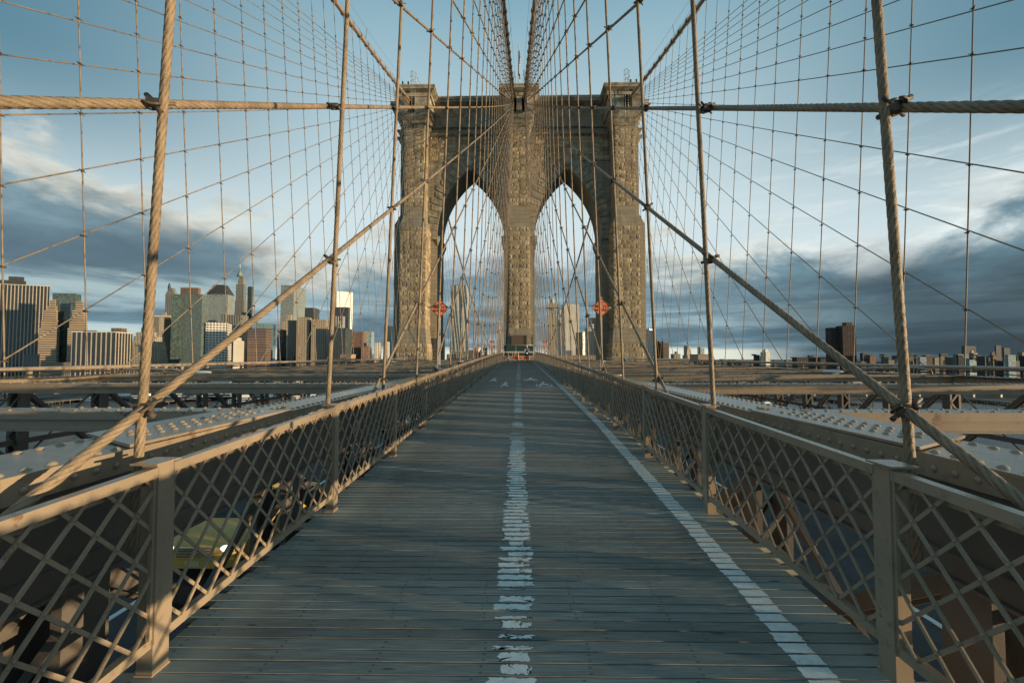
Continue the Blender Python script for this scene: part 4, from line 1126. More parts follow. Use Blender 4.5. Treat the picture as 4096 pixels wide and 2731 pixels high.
bk=thing('bicycle','black upright bicycle under the helmeted rider on the right of the centre line','bicycle',(cx_,Yc_,zc0))
for y in (-.52,.50):
    b=MB(); b.tube([(0,y+.33*math.cos(a),.34+.33*math.sin(a)) for a in np.linspace(0,2*math.pi,25)],.02,6,cap=False); w=b.build('wheel',BLACK,bk)
    b=MB()
    for a in np.linspace(0,math.pi,7)[:-1]: b.tube([(0,y-.32*math.cos(a),.34-.32*math.sin(a)),(0,y+.32*math.cos(a),.34+.32*math.sin(a))],.003,4)
    b.tube([(-.05,y,.34),(.05,y,.34)],.02,6); b.build('spokes',GALV,w)
b=MB()
for p,q in (((0,-.36,.88),(0,.0,.30)),((0,-.36,.84),(0,.16,.82)),((0,.0,.30),(0,.20,.88)),((0,.18,.80),(0,.50,.34)),((0,0,.30),(0,.50,.34))): b.tube([p,q],.017,6)
b.build('frame',BLACK,bk)
b=MB(); b.tube([(.05,-.52,.34),(.05,-.42,.70),(0,-.38,.80),(0,-.36,.95)],.014,6); b.tube([(-.05,-.52,.34),(-.05,-.42,.70),(0,-.38,.80)],.014,6); b.build('fork',BLACK,bk)
b=MB(); b.tube([(-.28,-.40,1.03),(-.12,-.38,1.02),(0,-.40,.98),(.12,-.38,1.02),(.28,-.40,1.03)],.014,6); b.build('handlebar',BLACK,bk)
b=MB(); b.sphere((0,.22,.93),.12,10,6,(.6,1.1,.3)); b.build('saddle',BLACK,bk)
b=MB(); b.sphere((0,-.46,.95),.035,8,6); b.build('lamp',simple('cycle_lamp',(.9,.9,.85),.3,emit=(1,.95,.85),es=3),bk)
b=MB()
for s,z in ((-1,.30),(1,.14)): b.box(s*.13-.05,s*.13+.05,-.09,.01,z-.05,z-.02)
b.tube([(-.13,-.04,.27),(-.06,0,.30),(.06,0,.30),(.13,-.04,.12)],.012,5); b.build('pedals',BLACK,bk)
wf=thing('work_platform','flat plank work platform beside the left truss near the tower','platform',(-4.6,50.5,zc(50)+.02))
b=MB(); b.box(-1.9,1.9,-1.3,1.3,0,.06); b.build('deck_boards',WOOD,wf)
b=MB(); 
for x in (-1.85,0,1.85): b.tube([(x,1.25,0),(x,1.25,1.0)],.025,6)
b.tube([(-1.85,1.25,1.0),(1.85,1.25,1.0)],.025,6); b.tube([(-1.85,1.25,.5),(1.85,1.25,.5)],.02,6); b.build('guard_rail',GALV,wf)
stand=lambda lean=0:dict(hip=(0,0,.95),chest=(0,-.04-lean,1.33),neck=(0,-.06-lean,1.50),head=(0,-.09-lean,1.60),sh=((-.20,-.05-lean,1.41),(.20,-.05-lean,1.41)),el=((-.27,-.03,1.13),(.27,-.06,1.13)),ha=((-.24,-.18,.92),(.23,-.22,.95)),
       th=((-.10,0,.88),(.10,0,.88)),kn=((-.13,-.04,.50),(.12,-.10,.50)),an=((-.13,.02,.10),(.12,.06,.10)))
person('person with dark hair and a white shirt standing on the left work platform',(-4.55,50.2,zc(50)+.08),stand(.05),simple('white_shirt',(.62,.64,.66),.8),NAVY,rz=.5,group='workers on the platform')
person('person in dark clothes standing on the work platform, right of the white shirt',(-3.75,50.4,zc(50)+.08),stand(),simple('dark_jacket',(.04,.045,.05),.8),NAVY,rz=-.6,group='workers on the platform')

# ------------------------------------------------------------------ vehicles on the left roadway
GLASSM=simple('car_glass',(.02,.03,.035),.08); TYRE=simple('tyre',(.02,.02,.02),.8); LAMP=simple('headlamp_lit',(.9,.9,.85),.2,emit=(1,.93,.8),es=2.5); LAMPO=simple('headlamp',(.6,.62,.62),.15); CHROME=simple('chrome',(.55,.55,.55),.2,.9)
def car(x,Y,paint,label,taxi=False,lamps=True,rz=0):
    zr=-5.02+.0058*Y
    root=thing('parked_car' if False else 'car',label,'car',(x,Y,zr+.01),rz=rz,group='cars coming along the left roadway')
    # lofted body, front toward -y
    S=[(-2.35,.70,.36,.62),(-2.28,.84,.28,.74),(-1.9,.91,.22,.86),(-1.0,.93,.20,.96),(0,.93,.20,.98),(1.2,.93,.20,1.0),(1.9,.90,.24,1.02),(2.3,.80,.32,.96),(2.38,.70,.40,.86)]
    b=MB(); vs=[]; n=12
    for (y,w,z0,z1) in S:
        for k in range(n):
            a=2*math.pi*(k+.5)/n; cxs=math.copysign(abs(math.cos(a))**.38,math.cos(a)); sz=math.copysign(abs(math.sin(a))**.45,math.sin(a))
            vs.append((w*cxs,y,(z0+z1)/2+(z1-z0)/2*sz))
    fs=[(i*n+k,i*n+(k+1)%n,(i+1)*n+(k+1)%n,(i+1)*n+k) for i in range(len(S)-1) for k in range(n)]+[tuple(range(n)),tuple(range((len(S)-1)*n,len(S)*n))[::-1]]
    b.smooth=True; b.add(vs,fs); body=b.build('body',paint,root)
    md=body.modifiers.new('es','EDGE_SPLIT'); md.split_angle=R_(38)
    cb=MB(); 
    lo=[(-.80,-1.15),(.80,-1.15),(.84,0),(.80,1.75),(-.80,1.75),(-.84,0)]; hi=[(-.60,-.35),(.60,-.35),(.63,.3),(.58,1.15),(-.58,1.15),(-.63,.3)]
    cb.add([(p[0],p[1],.90) for p in lo]+[(p[0],p[1],1.44) for p in hi],[(i,(i+1)%6,6+(i+1)%6,6+i) for i in range(6)]+[tuple(range(6,12))]); cb.build('windows',GLASSM,root)
    r=MB(); r.add([(p[0]*1.02,p[1]*1.02,1.435) for p in hi]+[(p[0]*.85,p[1]*.9,1.49) for p in hi],[(i,(i+1)%6,6+(i+1)%6,6+i) for i in range(6)]+[tuple(range(6,12))])
    for i in (0,1,3,4,2,5): r.bar((lo[i][0]*1.01,lo[i][1]*1.01,.90),(hi[i][0]*1.02,hi[i][1]*1.02,1.45),.06,.05)
    r.build('roof',paint,root)
    for s in (-1,1):
        h=MB(); h.sphere((s*.66,-2.27,.66),.15,10,7,(1.15,.45,.6)); h.build('headlight',LAMP if lamps else LAMPO,root)
        m=MB(); m.sphere((s*1.02,-.75,1.0),.11,8,6,(1,.6,.7)); m.build('side_mirror',paint,root)
    g=MB(); 
    for z in (.52,.58,.64,.70): g.box(-.42,.42,-2.385,-2.33,z,z+.025)
    g.build('grille',CHROME,root)
    bu=MB(); bu.prism([(-.88,-2.30),(-.70,-2.43),(.70,-2.43),(.88,-2.30),(.88,-2.1),(-.88,-2.1)],'z',.30,.47); bu.build('bumper',paint,root)
    lp=MB(); lp.box(-.16,.16,-2.445,-2.435,.34,.44); lp.build('number_plate',simple('plate',(.55,.5,.3),.5),root)
    for s in (-1,1):
        for y in (-1.45,1.45):
            w=MB(); w.tube([(s*.74,y,.33),(s*.93,y,.33)],.33,18); ww=w.build('wheel',TYRE,root)
            w=MB(); w.tube([(s*.90,y,.33),(s*.945,y,.33)],.2,12); w.build('rim',CHROME,ww)
    if taxi:
        q=MB(); q.prism([(-.36,1.49),(.36,1.49),(.30,1.66),(-.30,1.66)],'y',.28,.46); q.build('roof_sign',simple('taxi_light',(.85,.83,.7),.4,emit=(1,.95,.8),es=.8),root)
    return root
car(-7.25,12.6,simple('yellow_cab_paint',(.60,.38,.09),.3),'yellow taxi cab driving toward the camera, seen through the left railing lattice',taxi=True)
car(-8.2,31.5,simple('silver_paint',(.25,.27,.29),.3,.3),'silver car with lit headlights behind the taxi on the left roadway')
car(-9.2,41.5,simple('dark_car_paint',(.03,.035,.045),.3),'dark car with lit headlights, farthest of the three on the left roadway')
# ------------------------------------------------------------------ equipment on the outer trusses
BOXM=simple('tan_box_paint',(.40,.30,.22),.6)
for sd,px,Y,lab in ((-1,1351,34,'tan hexagonal equipment box on the outer left truss, nearer one'),(-1,1649,55,'small tan equipment box on the outer left truss near the tower'),(1,2797,33,'tan hexagonal equipment box on the outer right truss')):
    w=1.15 if Y<50 else .95; t=thing('equipment_box',lab,'box',(13.0*sd,Y,zc(Y)+.05),group='equipment boxes on the outer trusses')
    b=MB(); b.prism([(-w/2,-.1),(-w/4,-.42),(w/2.2,-.42),(w/2,-.1),(w/2,.4),(-w/2,.4)],'z',.12,.62); b.build('housing',BOXM,t)
    b=MB(); b.prism([(-w/2-.03,-.12),(-w/4,-.46),(w/2.2+.02,-.46),(w/2+.03,-.12),(w/2+.03,.43),(-w/2-.03,.43)],'z',.622,.66); b.build('lid',BOXM,t)
    b=MB(); b.box(-w/3,-w/3+.06,-.1,.2,0,.12); b.box(w/3-.06,w/3,-.1,.2,0,.12); b.build('feet',DARK,t)
LAMPW=simple('lamp_housing',(.62,.66,.68),.35)
for sd,px,py,Y,lab in ((-1,805,1489,14.5,'white street lamp head hanging over the left roadway'),(1,3331,1486,14.5,'pale street lamp head with glass cover over the right roadway')):
    p=atY(px,py,Y); t=thing('street_lamp',lab,'street lamp',(p.x,Y,p.z),group='street lamps over the roadways')
    b=MB(); b.sphere((0,0,0),.34,16,8,(1,.42,.18)); b.build('lamp_head',LAMPW,t)
    b=MB(); b.sphere((0,0,-.02),.24,12,6,(1,.45,.3)); b.build('glass_cover',simple('lamp_glass',(.5,.56,.58),.1),t)
    e=sd*13-p.x; b=MB(); b.tube([(.2*sd,0,.0),(e*.35,0,.10),(e*.8,0,.12),(e*.96,0,.06),(e,0,-.25)],.035,8); b.build('arm',PAINT,t)
def insul(sd,Y0,lab):
    t=thing('string_light_fitting',lab,'light fitting',(12.2*sd,Y0,zc(Y0)+.06))
    b=MB()
    for i in range(14): b.tube([(-sd*(i*.085),.05*math.sin(i*1.7),.10+.03*math.sin(i)),(-sd*(i*.085)-sd*.05,.05*math.sin(i*1.7),.10+.03*math.sin(i))],.055 if i%2 else .03,8)
    b.build('insulator_discs',simple('porcelain',(.42,.37,.32),.4),t)
    b=MB(); b.tube([(0.3*sd,0,.1),(-1.6*sd,0,.12)],.012,5); b.tube([(.1*sd,0,-.06),(.1*sd,0,.1)],.02,5); b.tube([(-1.3*sd,0,-.06),(-1.3*sd,0,.1)],.02,5); b.build('rod',DARK,t)
insul(-1,14.8,'cluster of pale insulator discs on a rod at the outer left truss'); insul(1,14.8,'cluster of pale insulator discs on a rod at the outer right truss')
# loose cables drooping along the outer trusses
for sd in (-1,1):
    b=MB()
    for q in range(3):
        b.tube([(sd*(12.55-.12*q),y,zc(y)+.03+.05*q+.06*math.sin(y*.9+q*2)) for y in np.linspace(7,68,90)],.016,5,cap=False)
    tag(b.build('utility_cables',DARK),f'loose black utility cables lying along the outer {SIDE[sd]} truss','cable')
# rail clutter near the tower
tb=MB(); p=atY(2501,1440,48); random.seed(11)
for i in range(5): tb.sphere((random.uniform(-.32,.32),random.uniform(-.1,.1),.12+random.uniform(-.05,.15)),.2,9,6,(1.3,.8,random.uniform(.6,.9)))
def tarp_mat():
    m=bpy.data.materials.new('striped_tarp'); m.use_nodes=True; t=NT(m.node_tree); bb=t.n['Principled BSDF']
    g=t.new('ShaderNodeNewGeometry'); x,y,z=t.sep(g.outputs['Position']); c=t.mix(t.m('GREATER_THAN',t.m('SINE',t.m('ADD',t.m('MULTIPLY',x,22.0),t.m('MULTIPLY',z,30.0))),.2),(.05,.07,.22),(.5,.5,.52)); t.l.new(c,bb.inputs['Base Color']); return m
tag(tb.build('tarp_bundle',tarp_mat(),loc=(p.x,48,p.z-.1)),'blue and white striped tarp bundle lying on the right truss beams near the tower','tarp')
for n,(x,Y) in enumerate(((-11.2,40),(8.3,46),(-6.1,47))):
    b=MB(); b.sphere((0,0,.06),.25,8,5,(1.4,.9,.3)); b.sphere((.2,.05,.08),.18,8,5,(1.2,.8,.4))
    tag(b.build('plastic_sheet',simple('white_sheet',(.55,.57,.58),.6),loc=(x,Y,zc(Y)+.02)),['crumpled white plastic sheet on the left beams, farther out','crumpled white plastic sheet on the right beams near the tarp','crumpled white plastic sheet on the left beams near the platform'][n],'sheet')
# ------------------------------------------------------------------ city
F={}
def fac(k):
    if k in F: return F[k]
    k0=k; k=k.replace('_m','')
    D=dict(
     fins=((.50,.44,.34),(.03,.034,.038),6.0,400,.72,1.0,.12,.1),
     finst=((.45,.42,.36),(.02,.022,.025),3.0,400,.62,1.0,.2,.2),
     copper=((.55,.42,.28),(.02,.025,.03),400,3.9,1.0,.45,.12,.15),
     darkglass=((.04,.06,.06),(.05,.075,.07),3.0,3.8,.93,.90,.04,.7),
     green=((.06,.08,.075),(.11,.145,.135),2.6,3.8,.90,.84,.04,.35),
     greenl=((.26,.29,.28),(.14,.175,.17),3.2,3.8,.80,.62,.06,.6),
     teal=((.06,.10,.10),(.13,.20,.20),1.8,60,.86,.98,.03,.4),
     beige=((.42,.37,.28),(.06,.065,.06),4.2,3.7,.5,.5,.2,.6),
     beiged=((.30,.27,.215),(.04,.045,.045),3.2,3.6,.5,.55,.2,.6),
     grey=((.22,.23,.215),(.03,.035,.035),3.4,3.7,.42,.6,.2,.5),
     white=((.72,.70,.62),(.03,.035,.04),4.4,4.0,.72,.5,.15,.5),
     plain=((.62,.58,.48),(.3,.3,.28),30,24,.05,.9,.4,.3),
     redband=((.21,.125,.095),(.04,.05,.06),400,3.9,1.0,.52,.1,.6),
     brown=((.18,.135,.10),(.03,.03,.03),5.0,3.8,.55,.55,.3,.6),
     brick=((.25,.155,.115),(.05,.045,.04),4.5,3.3,.45,.5,.3,.9),
     dark=((.06,.064,.068),(.035,.04,.045),2.4,3.8,.8,.6,.1,.5),
     darkgrid=((.07,.09,.09),(.02,.03,.03),4.5,4.0,.55,.6,.1,.6),
     tan=((.36,.30,.22),(.06,.06,.055),3.6,3.0,.5,.5,.25,.5),
     tan_shade=((.21,.195,.165),(.04,.045,.045),3.6,3.0,.5,.5,.25,.5),  # copy of the tan facade with the left wing's shade in its colours
     bwstrip=((.60,.60,.56),(.015,.017,.02),4.4,400,.55,1.0,.2,.1),
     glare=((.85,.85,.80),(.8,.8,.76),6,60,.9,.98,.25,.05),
     steel=((.42,.44,.41),(.10,.13,.13),3.3,3.2,.62,.42,.12,.9),
     pearl=((.62,.60,.54),(.34,.34,.31),7.5,500,.14,1.0,.4,.1),
     municip=((.52,.44,.33),(.07,.07,.06),4.2,4.2,.4,.55,.3,.4),
     mesh=((.50,.45,.36),(.06,.06,.055),5.5,5.0,.62,.42,.2,.3),
     nightbrick=((.105,.082,.073),(.05,.045,.04),4.2,3.0,.36,.5,.2,1.0),
     roofd=((.06,.065,.07),(.06,.065,.07),9,9,.0,.0,.5,.1),
     roofb=((.20,.14,.095),(.1,.07,.05),14,5,.1,.8,.6,.2),
     slate=((.14,.145,.15),(.09,.10,.11),6,6,.5,.6,.3,.4),
     ltblue=((.30,.38,.40),(.16,.24,.27),3.2,3.8,.8,.7,.05,.7))[k]
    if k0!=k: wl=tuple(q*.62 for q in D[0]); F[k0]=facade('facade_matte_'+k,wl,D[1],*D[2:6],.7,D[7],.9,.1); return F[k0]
    F[k]=facade('facade_'+k,D[0],D[1],*D[2:8]); return F[k]
def corners(xa,xb,xc,Y,psi):
    m=lambda x: slope(x)
    if xb>2420:      # right of the view the near corner is the left one
        psi=abs(psi); xn=xa+max(0,xc-xb); B=Vector((m(xn)*Y,Y)); c,s=math.cos(psi),math.sin(psi)
        def hit(px,d):
            k=m(px); t=(k*B.y-B.x)/(d.x-k*d.y); return B+d*t,t
        C,tc=hit(xc,Vector((c,s))); dA=Vector((-s,c)); A,ta=hit(xa,dA)
        if ta<=4 or ta>400: A=B+dA*max(12,min(60,abs(tc)*.7))
        return A,B,C,A+C-B
    B=Vector((m(xb)*Y,Y)); c,s=math.cos(psi),math.sin(psi)
    def hit(px,d):
        k=m(px); t=(k*B.y-B.x)/(d.x-k*d.y); return B+d*t,t
    A,ta=hit(xa,Vector((-c,-s))); 
    dC=Vector((-s,c)) 
    C,tc=hit(xc,dC) if abs(xc-xb)>.5 else (B+dC*abs(ta)*.8,abs(ta)*.8)
    if tc<=0 or tc>400: C=B+dC*max(25,abs(ta)*.8)
    return A,B,C,A+C-B
def block(b,A,B,C,D,z0,z1,mi=0):
    P=[A,B,C,D]; ln=[(B-A).length,(C-B).length,(D-C).length,(A-D).length]; u=0
    b.cur=mi
    for i in range(4):
        p,q=P[i],P[(i+1)%4]; b.add([(p.x,p.y,z0),(q.x,q.y,z0),(q.x,q.y,z1),(p.x,p.y,z1)],[(0,1,2,3)],[[(u,z0),(u+ln[i],z0),(u+ln[i],z1),(u,z1)]]); u+=ln[i]
    b.add([(p.x,p.y,z1) for p in P],[(0,1,2,3)],[[(0,0),(1,0),(1,1),(0,1)]])
def bld(label,xa,xb,xc,yt,Y,k,psi=0.0,tops=(),name='office_building',k2=None,group=None,cat='building',yb=None):
    # xa,xb,xc: directions of the left edge, the near corner and the right edge; tops: rooftop pieces (xa,xb,xc,ytop,mat,name)
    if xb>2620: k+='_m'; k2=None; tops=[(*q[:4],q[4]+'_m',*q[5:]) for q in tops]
    psi=R_(psi); A,B,C,D=corners(xa,xb,xc,Y,psi); zt=atY(xb,yt,Y).z; z0=ZL-.5
    root=thing(name,label,cat,(B.x,B.y,ZL),group=group)
    inv=Vector((B.x,B.y,ZL))
    b=MB(); block(b,*[v for v in (A,B,C,D)],z0,zt); o=b.build('walls',fac(k),root); o.location=-inv
    pr=MB(); ctr=(A+B+C+D)/4
    q=[ctr+(p-ctr)*1.012 for p in (A,B,C,D)]; block(pr,*q,zt+.02,zt+1.3); 
    o=pr.build('parapet',fac(k2 or k),root); o.location=-inv
    for tp in tops:
        xa2,xb2,xc2,y2,k3,nm=tp[:6]; Y2=Y+(tp[6] if len(tp)>6 else 8)
        A2,B2,C2,D2=corners(xa2,xb2,xc2,Y2,psi); z2=atY(xb2,y2,Y2).z; b=MB(); 
        zz=atY(xb2,tp[7],Y2).z if len(tp)>7 else zt-.5
        block(b,A2,B2,C2,D2,zz,z2); o=b.build(nm,fac(k3),root); o.location=-inv
    return root,inv,(A,B,C,D),zt
def tierset(label,tiers,Y,k,psi=0,name='stepped_tower',extra=None):
    # tiers: (xa,xb,xc,ytop,mat) largest first, each rising from the ground
    root=None
    for i,(xa,xb,xc,yt,kk) in enumerate(tiers):
        Yt=Y+i*3; A,B,C,D=corners(xa,xb,xc,Yt,R_(psi)); zt=atY(xb,yt,Yt).z
        if root is None: root=thing(name,label,'building',(B.x,B.y,ZL)); inv=Vector((B.x,B.y,ZL))
        b=MB(); block(b,A,B,C,D,ZL-.5,zt); o=b.build('tier',fac(kk or k),root); o.location=-inv
    return root,inv
def spire(root,inv,px,y0,y1,Y,r,mat_,nm='antenna',n=6):
    p=atY(px,y0,Y); q=atY(px,y1,Y); b=MB(); b.tube([(p.x,Y,p.z),(p.x,Y,q.z)],[r,r*.35],n); o=b.build(nm,mat_,root); o.location=-inv
# --- left skyline
r,i,c,zt=bld('huge dark office slab with pale vertical fins at the far left edge',-120,186,190,1146,1000,'fins',24,tops=((-90,88,92,1124,'roofd','penthouse',12),(20,80,84,1108,'dark','cooling_frame',25)),k2='plain')
r,i=tierset('copper banded stepped tower with a dark mirror glass centre',[(150,224,234,1311,'copper'),(158,221,229,1281,'copper'),(169,217,225,1240,'copper'),(180,214,222,1222,'copper'),(190,211,216,1200,'copper')],760,'copper',14)
for q,(xa,xb,xc,yt,kk,Yt) in enumerate(((200,292,316,1174,'darkglass',782),(266,341,346,1311,'copper',758),(272,336,341,1281,'copper',761),(282,328,334,1242,'copper',764),(296,323,328,1208,'copper',767))):
    b=MB(); A,B,C,D=corners(xa,xb,xc,Yt,R_(14)); block(b,A,B,C,D,ZL,atY(xb,yt,Yt).z); o=b.build('glass_bay' if q==0 else 'tier',fac(kk),r); o.location=-i
bld('low dark office block with cream vertical fins right of the copper banded tower',283,461,527,1330,620,'fins',10,tops=((330,378,384,1322,'roofd','plant_room',20),(440,480,504,1312,'brown','plant_room',14)),k2='plain')
bld('low slanted grey grid building at the foot of the far left slab',96,150,158,1420,700,'grey',8)
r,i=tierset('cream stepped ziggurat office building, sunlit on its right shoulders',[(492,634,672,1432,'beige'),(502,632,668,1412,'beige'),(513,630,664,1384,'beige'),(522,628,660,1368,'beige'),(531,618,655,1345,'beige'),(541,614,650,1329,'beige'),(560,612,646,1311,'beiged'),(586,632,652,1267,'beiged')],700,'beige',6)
bld('brown flat topped tower with a projecting roof slab above the ziggurat',612,676,681,1268,900,'brown',8,tops=((603,679,684,1262,'plain','roof_slab',-6,1268),(640,657,662,1250,'beige','plant_room',10)))
r,i,c,zt=bld('slender pale stone tower with crown and blue antenna left of the green glass tower',654,696,706,1178,950,'grey',6,tops=((657,690,700,1166,'beiged','crown',4),(662,684,694,1153,'grey','crown',8)),name='stone_tower_block')
spire(r,i,677,1155,1133,962,3.2,simple('blue_antenna',(.03,.06,.12),.5))
bld('tall green mirror glass tower with a brown rooftop box',682,802,828,1180,820,'green',4,tops=((714,785,796,1151,'roofb','rooftop_box',16),))
bld('slim pale office tower directly left of the tall green mirror one',680,718,722,1182,812,'darkglass',26,name='office_tower')
r,i,c,zt=bld('dark green office tower with a dark pyramid roof',820,905,932,1178,980,'greenl',6,tops=((838,884,890,1176,'teal','glass_bay',-4),),k2='darkgrid')
A,B,C,D=c; top=(A+B+C+D)/4; z2=atY(887,1146,1010).z; b=MB(); q=[top+(p-top)*.5 for p in (A,B,C,D)]; 
b.add([(p.x,p.y,zt+1.3) for p in (A,B,C,D)]+[(p.x,p.y,z2) for p in q],[(0,1,5,4),(1,2,6,5),(2,3,7,6),(3,0,4,7),(4,5,6,7)]); o=b.build('pyramid_roof',fac('roofd'),r); o.location=-i
r,i=tierset('tall grey art deco tower tapering to a needle spire',[(930,972,986,1262,'grey'),(934,970,982,1200,'grey'),(937,968,979,1137,'grey'),(944,966,975,1118,'beiged'),(949,964,971,1104,'grey')],1050,'grey',6,name='spired_tower')
spire(r,i,959.5,1106,1084,1066,7,fac('greenl'),'crown',8); spire(r,i,959.5,1085,1036,1066,.9,GALV,'needle')
bld('dark gridded tower tight behind the art deco spire',984,1000,1006,1148,1090,'darkgrid',4)
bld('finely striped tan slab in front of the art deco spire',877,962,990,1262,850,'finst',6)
bld('bright white office block with dark window bands, sunlit on its left faces',820,905,925,1293,720,'white',24,tops=((840,880,884,1289,'plain','plant_room',12),))
bld('windowless cream telephone building with stepped top',932,966,981,1366,650,'plain',26,tops=((938,958,966,1350,'plain','penthouse',10),(936,950,954,1358,'plain','penthouse',4)))
bld('low red brown banded block right of the cream telephone building',988,1062,1083,1318,680,'redband',10)
bld('teal glass block with round plant tower behind the red banded block',1017,1090,1101,1298,900,'teal',20,tops=((1018,1030,1034,1292,'dark','plant_room',6),))
bld('dark slab standing right of the glinting teal glass',1107,1125,1144,1320,800,'dark',0)
bld('tall pale green glass tower with a broad right face',1118,1170,1220,1143,1100,'greenl',4,k2='finst')
bld('black flat roofed tower right of the tall pale green one',1216,1253,1275,1233,1000,'dark',4)
bld('small cream stepped block before the tall pale green tower',1126,1158,1168,1284,900,'beige',10,tops=((1142,1160,1167,1259,'beige','penthouse',6),))
bld('wide tan apartment slab, its left wing in shade',1150,1186,1192,1284,790,'tan_shade',2,name='apartment_block')
bld('tan apartment tower with sunlit ribs, left of the thick stay rope crossing',1184,1236,1246,1272,770,'tan',14,name='apartment_block')
bld('tan apartment tower with sunlit ribs, right twin of the pair',1243,1302,1320,1282,772,'tan',14,name='apartment_block')
bld('dark office block with a black cap behind a white striped one',1324,1390,1398,1231,950,'dark',4,tops=((1330,1384,1388,1238,'roofd','plant_room',6),))
bld('black and white striped office block',1324,1370,1378,1267,900,'bwstrip',4)
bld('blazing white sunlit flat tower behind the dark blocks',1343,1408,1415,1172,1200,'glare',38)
bld('dark green grey slab with a cream gable, below the striped block',1320,1380,1408,1315,760,'darkgrid',2,tops=((1332,1350,1356,1305,'brown','water_tank',14),))
bld('brown brick tower with glowing windows beside the cream gable',1407,1452,1466,1330,850,'brick',4)
bld('pale blue grey tower behind the brick blocks',1454,1484,1496,1327,950,'ltblue',8)
bld('lower orange brick block right of the brown brick tower',1444,1474,1493,1388,800,'brick',16)
bld('white banded low block left of the bridge tower',1499,1524,1529,1372,850,'white',20)
bld('hazy green glass tower just left of the bridge tower',1539,1566,1573,1305,1300,'greenl',6)
bld('small white grid block tucked beside the bridge tower',1540,1553,1558,1368,900,'white',10)
bld('small beige block filling in left of the copper banded tower',200,286,290,1452,700,'beiged',4)
# --- seen through the arches
root=thing('rippled_tower','very tall rippled silver apartment tower seen through the left arch','building',(slope(1834)*1150,1150,ZL))
b=MB(); Yg=1150; zt=atY(1834,1141,Yg).z; xl,xr=slope(1801)*Yg,slope(1868)*Yg; n=26; m=46; rg=random.Random(4)
vs=[];uv=[]
for a in range(m+1):
    z=ZL+(zt-ZL)*a/m
    for k in range(n+1):
        u=k/n; x=xl+(xr-xl)*u; y=Yg+1.5*math.sin(u*30+a*.30+2*math.sin(a*.16+u*7))*(.4+.6*a/m); vs.append((x,y,z))
w=n+1; fs=[(a*w+k,a*w+k+1,(a+1)*w+k+1,(a+1)*w+k) for a in range(m) for k in range(n)]
for f in fs: uv.append([(vs[j][0],vs[j][2]) for j in f])
b.smooth=True; b.add(vs,fs,uv); b.smooth=False
b.box(xl,xr,Yg+4,Yg+34,ZL,zt-1); iv=Vector((slope(1834)*1150,1150,ZL)); o=b.build('walls',fac('steel'),root); o.location=-iv
A,B,C,D=corners(1803,1848,1852,1158,0); b=MB(); block(b,A,B,C,D,zt-1,zt+4); o=b.build('plant_room',fac('steel'),root); o.location=-iv
bld('dark low block at the foot of the rippled silver tower',1806,1868,1872,1408,900,'grey',4)
bld('brown low block seen under the left arch beside the distant sign',1872,1928,1936,1402,800,'brown',6,tops=((1895,1915,1918,1390,'brown','penthouse',10),))
bld('thin tan tower at the left edge of the left arch',1766,1776,1780,1337,1200,'tan',6)
def capped(label,xc,ycap0,ycap1,ytip,hw,hc,Y,k):
    root=thing('capped_tower',label,'building',(slope(xc)*Y,Y,ZL)); iv=Vector((slope(xc)*Y,Y,ZL)); X=slope(xc)*Y; s=Y/FPX
    z0=atY(xc,ycap1,Y).z; z1=atY(xc,ycap0,Y).z; z2=atY(xc,ytip,Y).z
    A=Vector((X-hw*s,Y));B=Vector((X+hw*s,Y));C=Vector((X+hw*s,Y+2*hw*s));D=Vector((X-hw*s,Y+2*hw*s)); b=MB(); block(b,A,B,C,D,ZL,z0-26); o=b.build('walls',fac(k),root); o.location=-iv
    b=MB(); r=hw*.72*s; cy=Y+hw*s
    block(b,Vector((X-r,cy-r)),Vector((X+r,cy-r)),Vector((X+r,cy+r)),Vector((X-r,cy+r)),z0-26,z0-8); 
    for a in np.linspace(0,2*math.pi,13)[:-1]: b.tube([(X+hw*.6*s*math.cos(a),cy+hw*.6*s*math.sin(a),z0-8),(X+hw*.6*s*math.cos(a),cy+hw*.6*s*math.sin(a),z0)],1.2,5)
    o=b.build('lantern',fac(k),root); o.location=-iv
    b=MB(); R2=hc*s; b.frustum((X-R2,X+R2,cy-R2,cy+R2),z0,(X-R2*.45,X+R2*.45,cy-R2*.45,cy+R2*.45),z1); b.box(X-R2,X+R2,cy-R2,cy+R2,z0-1,z0); b.tube([(X,cy,z1),(X,cy,z1+(z2-z1)*.5),(X,cy,z2)],[R2*.32,R2*.28,R2*.06],8); o=b.build('roof_cap',fac(k),root); o.location=-iv
capped('tall cream tower with a columned lantern and pointed cap seen through the right arch',2211,1212,1229,1187,17,27,1250,'municip')
capped('smaller sandy tower with a columned top seen through the left arch by the centre pier',1996,1318,1322,1296,9,15,1400,'municip')
bld('broad pale ribbed slab with fine vertical lines seen through the right arch',2258,2318,2332,1219,1100,'pearl',8)
bld('pale ribbed wing left of the broad pale slab in the right arch',2234,2262,2266,1242,1150,'pearl',4)
bld('thin tan slab right of the pale ribbed slab in the right arch',2331,2341,2344,1330,1000,'tan',30)
bld('pale perforated grid tower at the right edge of the right arch',2352,2374,2390,1312,950,'mesh',6,tops=((2366,2376,2388,1296,'white','penthouse',5),))
bld('dark tower behind the perforated grid tower',2364,2384,2392,1273,1100,'dark',4)
bld('long low sandstone terrace at the foot of the right arch',2225,2420,2440,1424,700,'tan',2)
bld('low brown terrace behind the fence, left of the centre pier',1880,1990,1996,1422,600,'brown',4)
